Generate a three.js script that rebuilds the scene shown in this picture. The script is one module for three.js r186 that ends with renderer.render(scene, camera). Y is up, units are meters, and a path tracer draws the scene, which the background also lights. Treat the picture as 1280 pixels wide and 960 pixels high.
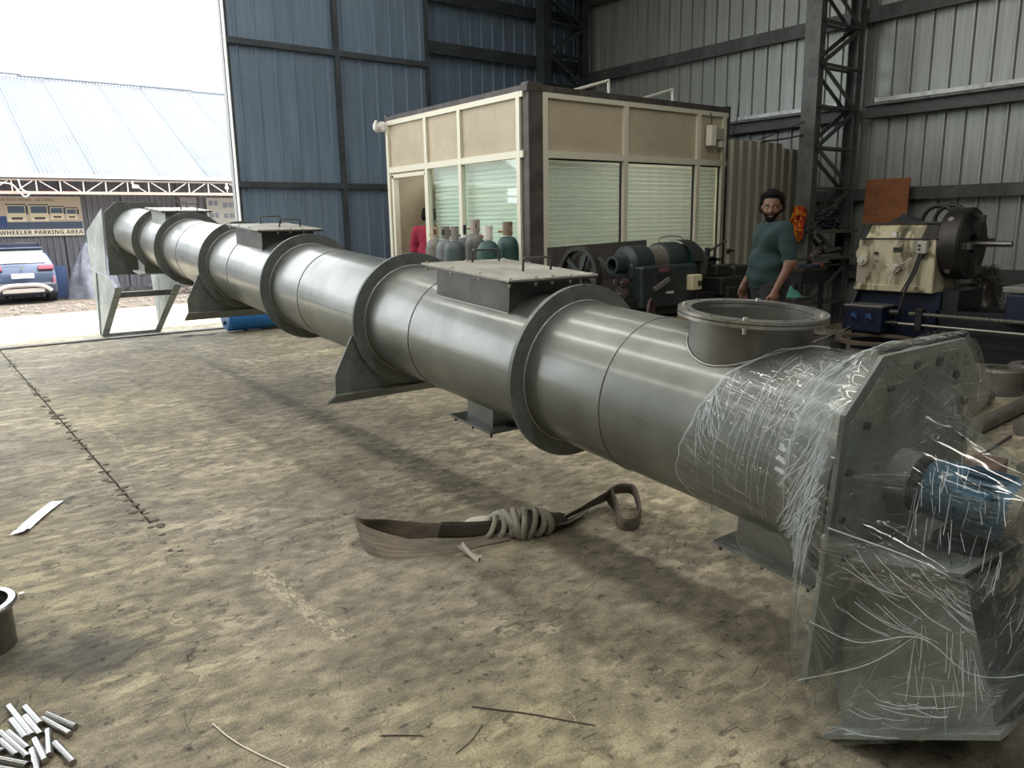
import * as THREE from 'three';
import { mergeGeometries, toCreasedNormals } from 'three/addons/utils/BufferGeometryUtils.js';
import { RoundedBoxGeometry } from 'three/addons/geometries/RoundedBoxGeometry.js';
import { RectAreaLightUniformsLib } from 'three/addons/lights/RectAreaLightUniformsLib.js';

// ---------------------------------------------------------------- camera, sky, sun, exposure
const scene = new THREE.Scene();
const camera = new THREE.PerspectiveCamera(2 * Math.atan(480 / 965) * 180 / Math.PI, 4 / 3, 0.05, 300);
camera.position.set(0, 1.5, 0);
camera.rotation.set(-0.2064, -0.6602, -0.01708, 'YXZ');
scene.background = new THREE.Color(0.93, 0.97, 1.0);
scene.backgroundIntensity = 3.2;
const renderer = new THREE.WebGLRenderer();
renderer.toneMapping = THREE.LinearToneMapping;
renderer.toneMappingExposure = 1.6;
renderer.shadowMap.enabled = true;
const sun = new THREE.DirectionalLight(0xfff4e4, 5);
sun.position.set(9, 20, -14.5); sun.target.position.set(2, 0, -16);
sun.castShadow = true; sun.shadow.radius = 1.5;
Object.assign(sun.shadow.camera, { left: -25, right: 25, top: 25, bottom: -25, near: 1, far: 70 });
scene.add(sun, sun.target);
RectAreaLightUniformsLib.init();
const STRIPS = [[-4.6, 1.0, 3.0], [0.1, 0.26, 17], [3.0, 0.26, 13], [6.4, 0.28, 4.5]];     // x, width, radiance of the two roof-light strips
for (const [x, w, L] of STRIPS) {
  const a = new THREE.RectAreaLight(new THREE.Color(1.0, 0.975, 0.91), L, w, 15.4);
  a.position.set(x, 6.58, -3.4); a.lookAt(x, 0, -3.4); scene.add(a);
}

// ---------------------------------------------------------------- helpers
let seedState = 7;
const rnd = () => { seedState = (seedState * 1664525 + 1013904223) >>> 0; return seedState / 4294967296; };
const rr = (a, b) => a + (b - a) * rnd();
const used = {};
const numbered = (n) => { const k = used[n] = (used[n] ?? -1) + 1; return k ? n + '_' + String(k).padStart(3, '0') : n; };
const V = (x, y, z) => new THREE.Vector3(x, y, z);
function metric(g) {                                        // uv in metres, by the dominant axis of each face
  g = g.index ? g.toNonIndexed() : g;
  const p = g.attributes.position, n = p.count, uv = new Float32Array(n * 2), a = V(), b = V(), c = V();
  for (let i = 0; i < n; i += 3) {
    a.fromBufferAttribute(p, i); b.fromBufferAttribute(p, i + 1); c.fromBufferAttribute(p, i + 2);
    const nn = b.clone().sub(a).cross(c.clone().sub(a)), x = Math.abs(nn.x), y = Math.abs(nn.y), z = Math.abs(nn.z);
    [a, b, c].forEach((q, k) => { const [u, v] = y >= x && y >= z ? [q.x, q.z] : x >= z ? [q.z, q.y] : [q.x, q.y]; uv[(i + k) * 2] = u; uv[(i + k) * 2 + 1] = v; });
  }
  g.setAttribute('uv', new THREE.BufferAttribute(uv, 2));
  for (const k of Object.keys(g.attributes)) if (!['position', 'normal', 'uv'].includes(k)) g.deleteAttribute(k);
  return g;
}
function plain(g) {
  g = g.index ? g.toNonIndexed() : g;
  for (const k of Object.keys(g.attributes)) if (!['position', 'normal', 'uv'].includes(k)) g.deleteAttribute(k);
  return g;
}
function merged(gs, keepUV) { gs = [].concat(gs).map(keepUV ? plain : metric); return gs.length > 1 ? mergeGeometries(gs) : gs[0]; }
function obj(name, gs, m, parent = scene, keepUV = false) {
  const o = new THREE.Mesh(merged(gs, keepUV), m);
  o.name = numbered(name); o.castShadow = o.receiveShadow = true; parent.add(o); return o;
}
function inst(name, geo, m, parent, pos = [0, 0, 0]) {      // shared, already finished geometry
  const o = new THREE.Mesh(geo, m); o.name = numbered(name); o.castShadow = o.receiveShadow = true; o.position.set(...pos); parent.add(o); return o;
}
function tag(o, label, category, group) { o.userData.label = label; o.userData.category = category; if (group) o.userData.group = group; return o; }
function thing(name, label, category, [x, y, z] = [0, 0, 0], turn = 0, group) {
  const o = new THREE.Group(); o.name = numbered(name); o.position.set(x, y, z); o.rotation.y = turn; scene.add(o); return tag(o, label, category, group);
}
function struct(name, gs, m) { const o = gs ? obj(name, gs, m) : new THREE.Group(); if (!gs) { o.name = numbered(name); scene.add(o); } o.userData.kind = 'structure'; return o; }
const xf = (g, x = 0, y = 0, z = 0, rx = 0, ry = 0, rz = 0) => g.applyMatrix4(new THREE.Matrix4().compose(V(x, y, z), new THREE.Quaternion().setFromEuler(new THREE.Euler(rx, ry, rz, 'YXZ')), V(1, 1, 1)));
const box = (w, h, d, x, y, z, rx, ry, rz) => xf(new THREE.BoxGeometry(w, h, d), x, y, z, rx, ry, rz);
const rbox = (w, h, d, r, x, y, z, rx, ry, rz) => xf(new RoundedBoxGeometry(w, h, d, 2, Math.min(r, w / 2.01, h / 2.01, d / 2.01)), x, y, z, rx, ry, rz);
const cyl = (r, l, x, y, z, axis = 'y', r2 = r, seg = 24) => xf(new THREE.CylinderGeometry(r2, r, l, seg), x, y, z, axis === 'z' ? Math.PI / 2 : 0, 0, axis === 'x' ? -Math.PI / 2 : 0);
function bar(p, q, w, h = w) {                              // square bar from p to q
  const a = V(...p), b = V(...q), d = b.clone().sub(a), l = d.length(); d.normalize();
  const up = Math.abs(d.y) > 0.98 ? V(1, 0, 0) : V(0, 1, 0), x = up.clone().cross(d).normalize(), y = d.clone().cross(x);
  return new THREE.BoxGeometry(w, h, l).applyMatrix4(new THREE.Matrix4().makeBasis(x, y, d).setPosition(a.add(b).multiplyScalar(0.5)));
}
function rod(p, q, r, r2 = r, seg = 12) {
  const a = V(...p), b = V(...q), d = b.clone().sub(a), l = d.length();
  const g = new THREE.CylinderGeometry(r2, r, l, seg); g.applyQuaternion(new THREE.Quaternion().setFromUnitVectors(V(0, 1, 0), d.normalize())); a.add(b).multiplyScalar(0.5);
  return g.translate(a.x, a.y, a.z);
}
const tube = (pts, r, seg = 40, rad = 8, closed = false, type = 'centripetal') => new THREE.TubeGeometry(new THREE.CatmullRomCurve3(pts.map((p) => V(...p)), closed, type), seg, r, rad, closed);
function lathe(pts, x = 0, y = 0, z = 0, axis = 'y', seg = 48) {
  const g = new THREE.LatheGeometry(pts.map((p) => new THREE.Vector2(p[0], p[1])), seg);
  return xf(toCreasedNormals(g, 0.6), x, y, z, axis === 'z' ? Math.PI / 2 : 0, 0, axis === 'x' ? -Math.PI / 2 : 0);
}
const ring = (ri, ro, t, x, y, z, axis, seg = 64) => lathe([[ri, -t / 2], [ro, -t / 2], [ro, t / 2], [ri, t / 2], [ri, -t / 2]], x, y, z, axis, seg);
function slab(pts, t, holes = []) {                         // polygon in xy, thickness t towards +z
  const s = new THREE.Shape(pts.map((p) => new THREE.Vector2(...p)));
  for (const h of holes) s.holes.push(new THREE.Path(h.map((p) => new THREE.Vector2(...p))));
  return new THREE.ExtrudeGeometry(s, { depth: t, bevelEnabled: false });
}
function grid(nu, nv, f, uvs = [1, 1]) {                    // surface f(u, v) -> [x, y, z], smooth
  const p = [], uv = [], ix = [];
  for (let j = 0; j <= nv; j++) for (let i = 0; i <= nu; i++) { p.push(...f(i / nu, j / nv)); uv.push(i / nu * uvs[0], j / nv * uvs[1]); }
  for (let j = 0; j < nv; j++) for (let i = 0; i < nu; i++) { const a = j * (nu + 1) + i, b = a + 1, c = a + nu + 1, d = c + 1; ix.push(a, b, d, a, d, c); }
  const g = new THREE.BufferGeometry();
  g.setAttribute('position', new THREE.Float32BufferAttribute(p, 3)); g.setAttribute('uv', new THREE.Float32BufferAttribute(uv, 2)); g.setIndex(ix); g.computeVertexNormals(); return g;
}
// periodic value noise and textures
const hash = (x, y, s) => { let h = Math.imul(x, 374761393) ^ Math.imul(y, 668265263) ^ Math.imul(s, 2246822519); h = Math.imul(h ^ (h >>> 13), 1274126177); return ((h ^ (h >>> 16)) >>> 0) / 4294967296; };
function vn(x, y, px, py, s) {
  const ix = Math.floor(x), iy = Math.floor(y); let fx = x - ix, fy = y - iy; fx = fx * fx * (3 - 2 * fx); fy = fy * fy * (3 - 2 * fy);
  const m = (a, p) => ((a % p) + p) % p, x0 = m(ix, px), x1 = m(ix + 1, px), y0 = m(iy, py), y1 = m(iy + 1, py);
  const a = hash(x0, y0, s), b = hash(x1, y0, s), c = hash(x0, y1, s), d = hash(x1, y1, s);
  return a + (b - a) * fx + (c - a) * fy + (a - b - c + d) * fx * fy;
}
const fbm = (u, v, fx, fy, oct, s) => { let t = 0, a = 0.5, n = 0; for (let o = 0; o < oct; o++) { t += a * vn(u * fx, v * fy, fx, fy, s + o * 17); n += a; a *= 0.5; fx *= 2; fy *= 2; } return t / n; };
const sstep = THREE.MathUtils.smoothstep, clamp01 = (x) => Math.min(1, Math.max(0, x));
function tex(w, h, f, srgb = true) {
  const d = new Uint8Array(w * h * 4);
  for (let y = 0, i = 0; y < h; y++) for (let x = 0; x < w; x++, i += 4) { const c = f((x + 0.5) / w, (y + 0.5) / h, x, y); for (let k = 0; k < 3; k++) d[i + k] = Math.max(0, Math.min(255, Array.isArray(c) ? c[k] : c)); d[i + 3] = Array.isArray(c) && c.length > 3 ? Math.max(0, Math.min(255, c[3])) : 255; }
  const t = new THREE.DataTexture(d, w, h); t.wrapS = t.wrapT = THREE.RepeatWrapping; t.magFilter = t.minFilter = THREE.LinearFilter; if (srgb) t.colorSpace = THREE.SRGBColorSpace; t.needsUpdate = true; return t;
}
const rep = (t, metres, my = metres) => { const c = t.clone(); c.repeat.set(1 / metres, 1 / my); c.needsUpdate = true; return c; };
function canvasTex(w, h, draw) { const c = document.createElement('canvas'); c.width = w; c.height = h; draw(c.getContext('2d'), w, h); const t = new THREE.CanvasTexture(c); t.colorSpace = THREE.SRGBColorSpace; t.magFilter = THREE.LinearFilter; return t; }
const std = (color, roughness = 0.6, metalness = 0, extra = {}) => new THREE.MeshStandardMaterial({ color: new THREE.Color(...(Array.isArray(color) ? color : [color, color, color])), roughness, metalness, side: THREE.DoubleSide, ...extra });

// ---------------------------------------------------------------- textures
const grime = tex(512, 512, (u, v) => { const a = fbm(u, v, 5, 5, 5, 3), b = fbm(u, v, 40, 40, 2, 9); return 150 + 90 * a + 40 * (b - 0.5); });
const softTone = tex(256, 256, (u, v) => 218 + 34 * (fbm(u, v, 4, 4, 4, 63) - 0.5) + 12 * (fbm(u, v, 30, 30, 2, 69) - 0.5));
const streakV = tex(512, 512, (u, v) => { const a = fbm(u, v, 60, 3, 3, 21), b = fbm(u, v, 4, 4, 5, 5); return 165 + 75 * (a * 0.5 + b * 0.5) + 18 * (hash(Math.floor(u * 512), Math.floor(v * 512), 2) - 0.5); });
const brushed = tex(512, 512, (u, v) => { const a = fbm(u, v, 6, 6, 5, 31), c = fbm(u, v, 3, 90, 2, 8); return 105 + 60 * a + 10 * (c - 0.5); }, false);
const steelTone = tex(512, 512, (u, v) => { const a = fbm(u, v, 5, 5, 5, 44), c = fbm(u, v, 12, 12, 3, 80), d = fbm(u, v, 2, 60, 2, 12); const g = 175 + 55 * (a - 0.4) + 25 * (c - 0.5) + 5 * (d - 0.5); return [g, g, g * 0.98]; });
const fineBump = tex(512, 512, (u, v) => 128 + 90 * (fbm(u, v, 24, 24, 4, 77) - 0.5) + 30 * (fbm(u, v, 160, 160, 1, 5) - 0.5), false);
// worn concrete: 6 m tile
const crackAt = (u, v, s, f) => { const w = fbm(u, v, f, f, 5, s); return Math.abs(w - 0.5); };
const scratch = new Float32Array(2048 * 2048);
for (let i = 0; i < 5200; i++) {
  let x = rnd() * 2048, y = rnd() * 2048, a = rnd() < 0.55 ? rr(-0.35, 0.35) : rnd() * 6.283; const l = 12 + 150 * rnd() * rnd() * rnd(), d = (rnd() < 0.72 ? -1 : 0.8) * rr(0.05, 0.26), w = rnd() < 0.12 ? 2 : 1, cv0 = rr(-0.012, 0.012);
  for (let k = 0; k < l; k++) { x += Math.cos(a); y += Math.sin(a); a += cv0 + (rnd() - 0.5) * 0.14; const f = d * Math.sin(Math.PI * k / l) * (0.5 + 0.5 * rnd()); for (let q = 0; q < w; q++) scratch[((Math.floor(y) + q) & 2047) * 2048 + (Math.floor(x) & 2047)] += f; }
}
const concrete = tex(2048, 2048, (u, v, x, y) => {
  const big = fbm(u, v, 3, 3, 4, 101), mid = fbm(u, v, 14, 14, 3, 140), fine = fbm(u, v, 90, 150, 4, 160), grain = hash(x, y, 3);
  const wu = u + 0.004 * (mid - 0.5), fl = fbm(wu, v, 34, 80, 3, 610), fm = sstep(fbm(u, v, 11, 11, 3, 640), 0.42, 0.62), flake = Math.abs(fl - 0.5) < 0.016 ? 1 - Math.abs(fl - 0.5) / 0.016 : 0;
  let l = 0.585 + 0.09 * (big - 0.5) + 0.08 * (mid - 0.5) + 0.36 * (fine - 0.5) + 0.2 * (grain - 0.5) - 0.2 * flake * fm + 0.09 * (fl > 0.516 ? 1 : 0) * fm * (fine > 0.5 ? 1 : 0.4);
  const oil = sstep(fbm(u, v, 4, 6, 4, 300), 0.56, 0.72); l *= 1 - 0.12 * oil;
  const pale = sstep(fbm(u, v, 6, 9, 5, 330), 0.58, 0.72); l += 0.07 * pale * (0.5 + fine);
  const pit = sstep(fbm(u, v, 180, 180, 2, 700), 0.8, 0.85); l -= 0.16 * pit + 0; l += scratch[y * 2048 + x];
  const hue = fbm(u, v, 5, 4, 3, 260), g = l * 255;
  return [g * (0.995 + 0.02 * hue), g * (0.948 + 0.02 * hue), g * (0.87 - 0.08 * hue)];
});
const concreteBump = tex(1024, 1024, (u, v) => 128 + 130 * (fbm(u, v, 60, 60, 4, 900) - 0.5) - 90 * sstep(fbm(u, v, 20, 200, 2, 920), 0.72, 0.82) - 70 * sstep(fbm(u, v, 90, 90, 2, 950), 0.72, 0.82), false);

// ---------------------------------------------------------------- materials
const M = {
  floor: std([0.68, 0.66, 0.63], 0.82, 0, { map: rep(concrete, 6), bumpMap: rep(concreteBump, 1.6), bumpScale: 0.006 }),
  joint: std([0.05, 0.042, 0.034], 0.95, 0, { map: rep(grime, 0.4) }),
  road: std([1.0, 0.99, 0.97], 0.9, 0, { map: rep(concrete, 6) }),
  dirt: std([0.2, 0.165, 0.135], 1, 0, { map: rep(grime, 1.5), bumpMap: rep(fineBump, 1), bumpScale: 0.03 }),
  clad: std([0.5, 0.535, 0.5], 0.42, 0.4, { map: rep(streakV, 1.7, 3) }),
  cladDoor: std([0.29, 0.4, 0.55], 0.5, 0.2, { map: rep(streakV, 1.9, 3) }),
  girt: std([0.12, 0.13, 0.125], 0.55, 0.3, { map: rep(grime, 0.8) }),
  galv: std([0.6, 0.62, 0.6], 0.4, 0.6, { map: rep(grime, 0.7) }),
  column: std([0.17, 0.185, 0.175], 0.55, 0.2, { map: rep(grime, 0.9) }),
  columnBlue: std([0.1, 0.12, 0.14], 0.6, 0.2, { map: rep(grime, 0.9) }),
  roof: std([0.3, 0.31, 0.31], 0.6, 0.2),
  steel: new THREE.MeshPhysicalMaterial({ color: new THREE.Color(0.355, 0.377, 0.365), roughness: 0.8, metalness: 0.72, clearcoat: 0.5, clearcoatRoughness: 0.16, side: THREE.DoubleSide, map: rep(steelTone, 1.1), roughnessMap: rep(brushed, 0.9) }),
  steelInner: std([0.42, 0.42, 0.4], 0.5, 0.9, { map: rep(steelTone, 0.6) }),
  hatchSide: std([0.2, 0.205, 0.205], 0.42, 0.8, { map: rep(steelTone, 0.5) }),
  lid: std([0.58, 0.565, 0.5], 0.5, 0.35, { map: rep(grime, 0.7) }),
  paint: std([0.2, 0.226, 0.212], 0.45, 0.1, { map: rep(grime, 0.8) }),
  paintPale: std([0.56, 0.62, 0.6], 0.5, 0.1, { map: rep(grime, 0.8) }),
  paintMid: std([0.27, 0.295, 0.275], 0.45, 0.1, { map: rep(grime, 0.8) }),
  weld: std([0.4, 0.4, 0.38], 0.45, 0.85, { bumpMap: rep(fineBump, 0.05), bumpScale: 0.002 }),
  seam: std([0.2, 0.2, 0.19], 0.5, 0.7),
  flangeBright: std([0.66, 0.66, 0.62], 0.32, 0.85, { map: rep(grime, 0.5) }),
  bolt: std([0.6, 0.58, 0.52], 0.35, 0.8),
  boltDark: std([0.035, 0.035, 0.04], 0.45, 0.5),
  black: std([0.02, 0.021, 0.023], 0.5, 0.2),
  rubber: std([0.03, 0.03, 0.03], 0.8, 0),
  motorBlue: std([0.017, 0.075, 0.12], 0.4, 0.1),
  cream: std([0.58, 0.55, 0.42], 0.55, 0), beige: std([0.7, 0.61, 0.44], 0.6, 0, { map: rep(softTone, 1.6) }),
  frameCream: std([0.68, 0.65, 0.53], 0.45, 0.1), brownSteel: std([0.16, 0.14, 0.132], 0.6, 0.2, { map: rep(grime, 0.5) }),
  rust: std([0.22, 0.115, 0.075], 0.85, 0.2, { map: rep(grime, 0.3) }),
};
const glass = new THREE.MeshPhysicalMaterial({ color: 0xf2fbf6, transmission: 1, thickness: 0, roughness: 0.03, ior: 1.5, side: THREE.DoubleSide });

// ---------------------------------------------------------------- structure: floor, ground outside
const floor = struct('floor');
{
  const edges = [-9, 0.83, 11.3];
  for (let i = 0; i < 2; i++) obj('concrete_slab', box(edges[i + 1] - edges[i] - 0.014, 0.16, 20.7, (edges[i] + edges[i + 1]) / 2, -0.08, -1.45), M.floor, floor);
  obj('floor_joint', box(0.05, 0.1, 7.6, 0.83, -0.056, -8.0), M.joint, floor);
  obj('floor_joint', box(0.014, 0.1, 13, 0.83, -0.0502, 2.35), M.floor, floor);
  // crumbled edge of the joint: low, irregular crumbs along it
  const crumbs = [];
  for (let i = 0; i < 150; i++) { const z = rr(-11.6, -3.4), w = rr(0.006, 0.03), s = z > -9 && z < -4 ? 1 : 0.6; crumbs.push(xf(new THREE.IcosahedronGeometry(w * s, 0), 0.83 + (rnd() - 0.55) * 0.075, 0.001, z, rnd(), rnd() * 6, rnd())); crumbs.at(-1).scale(1, 1, 1); }
  for (const g of crumbs) { const p = g.attributes.position; for (let k = 0; k < p.count; k++) p.setY(k, p.getY(k) * 0.25 + 0.001); }
  const c = obj('joint_crumbs', crumbs, std([0.13, 0.115, 0.095], 1), floor); c.userData.kind = 'stuff';
  obj('threshold_rail', [box(15, 0.03, 0.07, -3.2, 0.004, -11.83), box(15, 0.02, 0.22, -3.2, -0.004, -11.92)], std([0.14, 0.13, 0.125], 0.7, 0.4), floor);
  const damp = tex(256, 128, (u, v) => { const e = sstep(Math.min(u, 1 - u) * 2.6, 0, 1) * sstep(Math.min(v, 1 - v) * 2.4, 0, 1), a = fbm(u, v, 7, 5, 4, 1300); return [64, 70, 74, 255 * 0.36 * sstep(e * (0.5 + a), 0.25, 1.0)]; });
  for (const [x, z, w2, d2, r] of [[0.24, -2.98, 0.95, 0.5, -0.5], [-0.6, -7.2, 2.2, 1.0, 0.1]]) obj('damp_stain', new THREE.PlaneGeometry(w2, d2).rotateX(-Math.PI / 2).rotateY(r).translate(x, 0.0009, z), std([0.75, 0.8, 0.85], 0.75, 0, { map: damp, transparent: true }), floor, true).userData.label = 'dark damp stain on the concrete';
  // worn chalk lines
  const chalk = tex(256, 64, (u, v, x, y) => { const a = fbm(u, v, 40, 10, 3, 1200), e = Math.min(v, 1 - v) * 4; return [225, 218, 196, 255 * sstep(a * Math.min(1, e + 0.3), 0.42, 0.6) * 0.36]; });
  const chalkM = std([0.95, 0.93, 0.85], 1, 0, { map: chalk, transparent: true, alphaTest: 0 });
  for (const [x0, z0, x1, z1, w] of [[1.0, -7.5, 1.06, -5.65, 0.07], [0.75, -4.3, 1.16, -4.24, 0.05], [1.18, -4.25, 1.21, -3.85, 0.06], [1.05, -3.25, 1.1, -2.45, 0.11], [0.48, -4.1, 0.55, -3.99, 0.01]]) {
    const d = V(x1 - x0, 0, z1 - z0), l = d.length(), g = new THREE.PlaneGeometry(l, w); g.rotateX(-Math.PI / 2); g.rotateY(Math.atan2(-d.z, d.x)); g.translate((x0 + x1) / 2, 0.0012, (z0 + z1) / 2);
    obj('chalk_line', g, chalkM, floor, true).userData.label = 'faded chalk line';
  }
}
struct('ground', grid(2, 40, (u, v) => { const z = -11.95 - v * 40; return [-30 + u * 70, -0.02 - 0.38 * sstep(-z, 13, 24), z]; }).applyMatrix4(new THREE.Matrix4()), M.road);
struct('path', grid(90, 24, (u, v) => { const x = -20 + u * 45, z = -18.6 - v * 7.4, e = 0.05 * fbm(u, v, 60, 18, 3, 55) * Math.min(1, v * 6); return [x, -0.02 - 0.38 * sstep(-z, 13, 24) + 0.004 + e - (v === 0 ? 0.02 : 0), z + (v === 0 ? 0.5 * fbm(u, 0.1, 40, 2, 3, 66) : 0)]; }), M.dirt).userData.label = 'strip of bare dirt along the building across the road';

// ---------------------------------------------------------------- ribbed sheet cladding
const sheetCache = {};
function ribSheet(width, height, pitch, base, top, depth) {  // ribs up, faces +z, x from 0 to width, y from 0
  const key = [width, height, pitch, base, top, depth].join();
  if (sheetCache[key]) return sheetCache[key];
  const pr = [[0, 0]];
  for (let x = pitch / 2; x < width - 1e-3; x += pitch) pr.push([x - base / 2, 0], [x - top / 2, depth], [x + top / 2, depth], [x + base / 2, 0]);
  pr.push([width, 0]);
  const p = [], T = (a, b, c) => p.push(...a, ...b, ...c);
  for (let i = 0; i + 1 < pr.length; i++) { const [a, b] = [pr[i], pr[i + 1]], q = [[a[0], 0, a[1]], [b[0], 0, b[1]], [b[0], height, b[1]], [a[0], height, a[1]]]; T(q[0], q[1], q[2]); T(q[0], q[2], q[3]); }
  const g = new THREE.BufferGeometry(); g.setAttribute('position', new THREE.Float32BufferAttribute(p, 3)); g.computeVertexNormals();
  return sheetCache[key] = metric(g);
}
function cladding(parent, m, n, w, h, place, prof = [0.25, 0.06, 0.03, 0.028]) {
  const g = ribSheet(w + 0.03, h, ...prof);
  for (let i = 0; i < n; i++) { const o = inst('cladding_sheet', g, m, parent); place(o, i); }
}
const HALL = { y: 6.9 };
// right-hand wall, x = 11, faces -x
{
  const w = struct('wall_right');
  obj('outer_skin', box(0.12, 7.2, 21.2, 11.22, 3.5, -1.5), M.roof, w);
  cladding(w, M.clad, 16, 1.0, 7, (o, i) => { o.position.set(11.06 + (i % 2) * 0.003, 0, -12 + i); o.rotation.y = -Math.PI / 2; o.position.z += 0; });
  for (const [y, h, m] of [[0.72, 0.16, M.girt], [1.80, 0.13, M.girt], [4.19, 0.16, M.girt], [5.55, 0.16, M.girt], [6.7, 0.16, M.girt]]) for (const [a, b] of [[-11.6, -6.05], [-6.05, 1], [1, 8.5]]) obj('girt', [box(0.1, h, b - a - 0.02, 10.96, y, (a + b) / 2), box(0.012, h + 0.03, b - a - 0.02, 10.905, y, (a + b) / 2)], m, w);
  for (const [a, b] of [[-11.6, -6.1], [-5.85, 1], [1, 8.5]]) {
    obj('girt', [box(0.2, 0.015, b - a, 10.88, 2.99, (a + b) / 2), box(0.02, 0.16, b - a, 10.86, 2.92, (a + b) / 2), box(0.16, 0.02, b - a, 10.9, 2.84, (a + b) / 2)], M.girt, w);
    const t = obj('cable_trunking', [box(0.07, 0.055, b - a - 0.3, 10.82, 3.05, (a + b) / 2)], M.galv, w); t.userData.label = 'bright galvanised strip along the girt';
  }
}
// back wall, z = -12, faces +z, with the big door opening at its left
{
  const w = struct('wall_back');
  obj('outer_skin', [box(7.2, 7.2, 0.12, 7.75, 3.5, -12.2), box(11.4, 1.2, 0.12, -1.5, 6.5, -12.2), box(2.2, 7.2, 0.12, -8.2, 3.5, -12.2)], M.roof, w);
  cladding(w, M.cladDoor, 7, 1.0, 7, (o, i) => { o.position.set(4.2 + i, 0, -12.08 + (i % 2) * 0.003); });
  cladding(w, M.cladDoor, 12, 1.0, 1.1, (o, i) => { o.position.set(-7.8 + i, 5.92, -12.08 + (i % 2) * 0.003); });
  for (const y of [0.75, 2.12, 4.46, 5.3, 6.7]) obj('girt', [box(3.9, 0.17, 0.1, 9.35, y, -11.98), box(3.9, 0.2, 0.012, 9.35, y, -11.92)], M.columnBlue, w);
  obj('door_track', [box(15.5, 0.16, 0.14, -0.2, 5.98, -11.78)], M.brownSteel, w);
}
// sliding door leaf, pushed to the right of its opening
{
  const d = struct('door_1');
  const x0 = 4.1, x1 = 7.5, z = -11.84;
  cladding(d, M.cladDoor, 4, 0.85, 5.8, (o, i) => { o.position.set(x0 + i * 0.85, 0.06, z + (i % 2) * 0.003); }, [0.2833, 0.05, 0.022, 0.024]);
  obj('door_frame', [box(0.05, 5.82, 0.05, x0 + 0.015, 2.97, z - 0.02), box(0.06, 5.82, 0.06, x1 - 0.03, 2.97, z + 0.03), box(x1 - x0, 0.08, 0.05, (x0 + x1) / 2, 5.86, z - 0.02)], M.columnBlue, d);
  obj('edge_strip', box(0.012, 5.82, 0.09, x0 - 0.016, 2.97, z), std([0.75, 0.77, 0.75], 0.5, 0.2), d).userData.label = 'pale edge strip of the door leaf';
  obj('door_stile', box(0.085, 5.8, 0.05, 5.8, 2.96, z + 0.045), M.columnBlue, d);
  for (const y of [0.3, 2.12, 4.13]) obj('door_rail', box(x1 - x0, 0.085, 0.045, (x0 + x1) / 2, y, z + 0.05), M.columnBlue, d);
}
{ const w = struct('wall_left'); obj('outer_skin', box(0.12, 7.2, 21.2, -9.1, 3.5, -1.5), M.roof, w); cladding(w, M.clad, 10, 2.0, 7, (o, i) => { o.position.set(-9.03, 0, -10 + i * 2); o.rotation.y = Math.PI / 2; }); }
{ const w = struct('wall_front'); obj('outer_skin', box(20.4, 7.2, 0.12, 1.1, 3.5, 9.1), M.roof, w); cladding(w, M.roof, 10, 2.0, 7, (o, i) => { o.position.set(-7 + i * 2, 0, 9.02); o.rotation.y = Math.PI; }); }
{
  const c = struct('ceiling');
  const xs = [-9.2]; for (const [x, w] of STRIPS) xs.push(x - w / 2, x + w / 2); xs.push(11.3);
  for (let i = 0; i < xs.length; i += 2) obj('roof_sheet', box(xs[i + 1] - xs[i], 0.1, 21.4, (xs[i] + xs[i + 1]) / 2, 6.95, -1.5), M.roof, c);
  for (const [x, w] of STRIPS) obj('roof_sheet', [box(w, 0.1, 1.2, x, 6.95, -11.6), box(w, 0.1, 4.9, x, 6.95, 6.75)], M.roof, c);
  for (const z of [-11.6, -6.05, -0.5, 5]) obj('roof_beam', [box(20.2, 0.3, 0.16, 1.1, 6.74, z)], M.column, c);
}
STRIPS.forEach(([x, w, L], i) => {
  const s = struct('window_' + (i + 1));
  obj('rooflight_pane', box(w - 0.01, 0.02, 15.4, x, 6.62, -3.4), std([0.7, 0.7, 0.66], 0.6, 0, { emissive: new THREE.Color(1, 0.95, 0.84), emissiveIntensity: 2.5 }), s);
  obj('rooflight_frame', [box(0.03, 0.36, 15.46, x - w / 2 - 0.015, 6.75, -3.4), box(0.03, 0.36, 15.46, x + w / 2 + 0.015, 6.75, -3.4)], M.column, s);
});
// laced steel columns standing against the right-hand wall
function lacedColumn(z, label, m) {
  const c = struct('column_' + (z < -10 ? 'corner' : 'right')); c.position.set(0, 0, z); c.userData.label = label;
  const xF = 9.76, xB = 10.78, H = 6.85;
  obj('column_chord', [box(0.012, H, 0.22, xF, H / 2, 0), box(0.2, H, 0.012, xF + 0.1, H / 2, 0.06), box(0.2, H, 0.012, xF + 0.1, H / 2, -0.06)], m, c);
  obj('column_chord', [box(0.012, H, 0.2, xB + 0.1, H / 2, 0), box(0.12, H, 0.012, xB + 0.05, H / 2, 0.07), box(0.12, H, 0.012, xB + 0.05, H / 2, -0.07)], m, c);
  const step = 0.53; let up = true;
  for (let y = 0.3; y < H - step; y += step, up = !up) for (const s of [1, -1]) {
    obj('lacing_bar', bar([xF + 0.12, up ? y : y + step, s * 0.08], [xB + 0.04, up ? y + step : y, s * 0.08], 0.012, 0.06), m, c);
    obj('batten', bar([xF + 0.1, y, s * 0.075], [xB + 0.05, y, s * 0.075], 0.05, 0.03), m, c);
  }
  obj('base_plate', box(1.4, 0.03, 0.45, 10.3, 0.015, 0), m, c);
}
lacedColumn(-6.05, 'grey laced steel column with zigzag bars against the right-hand wall', M.column);
lacedColumn(-11.55, 'dark laced steel column in the far corner above the cabin', M.columnBlue);
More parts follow.
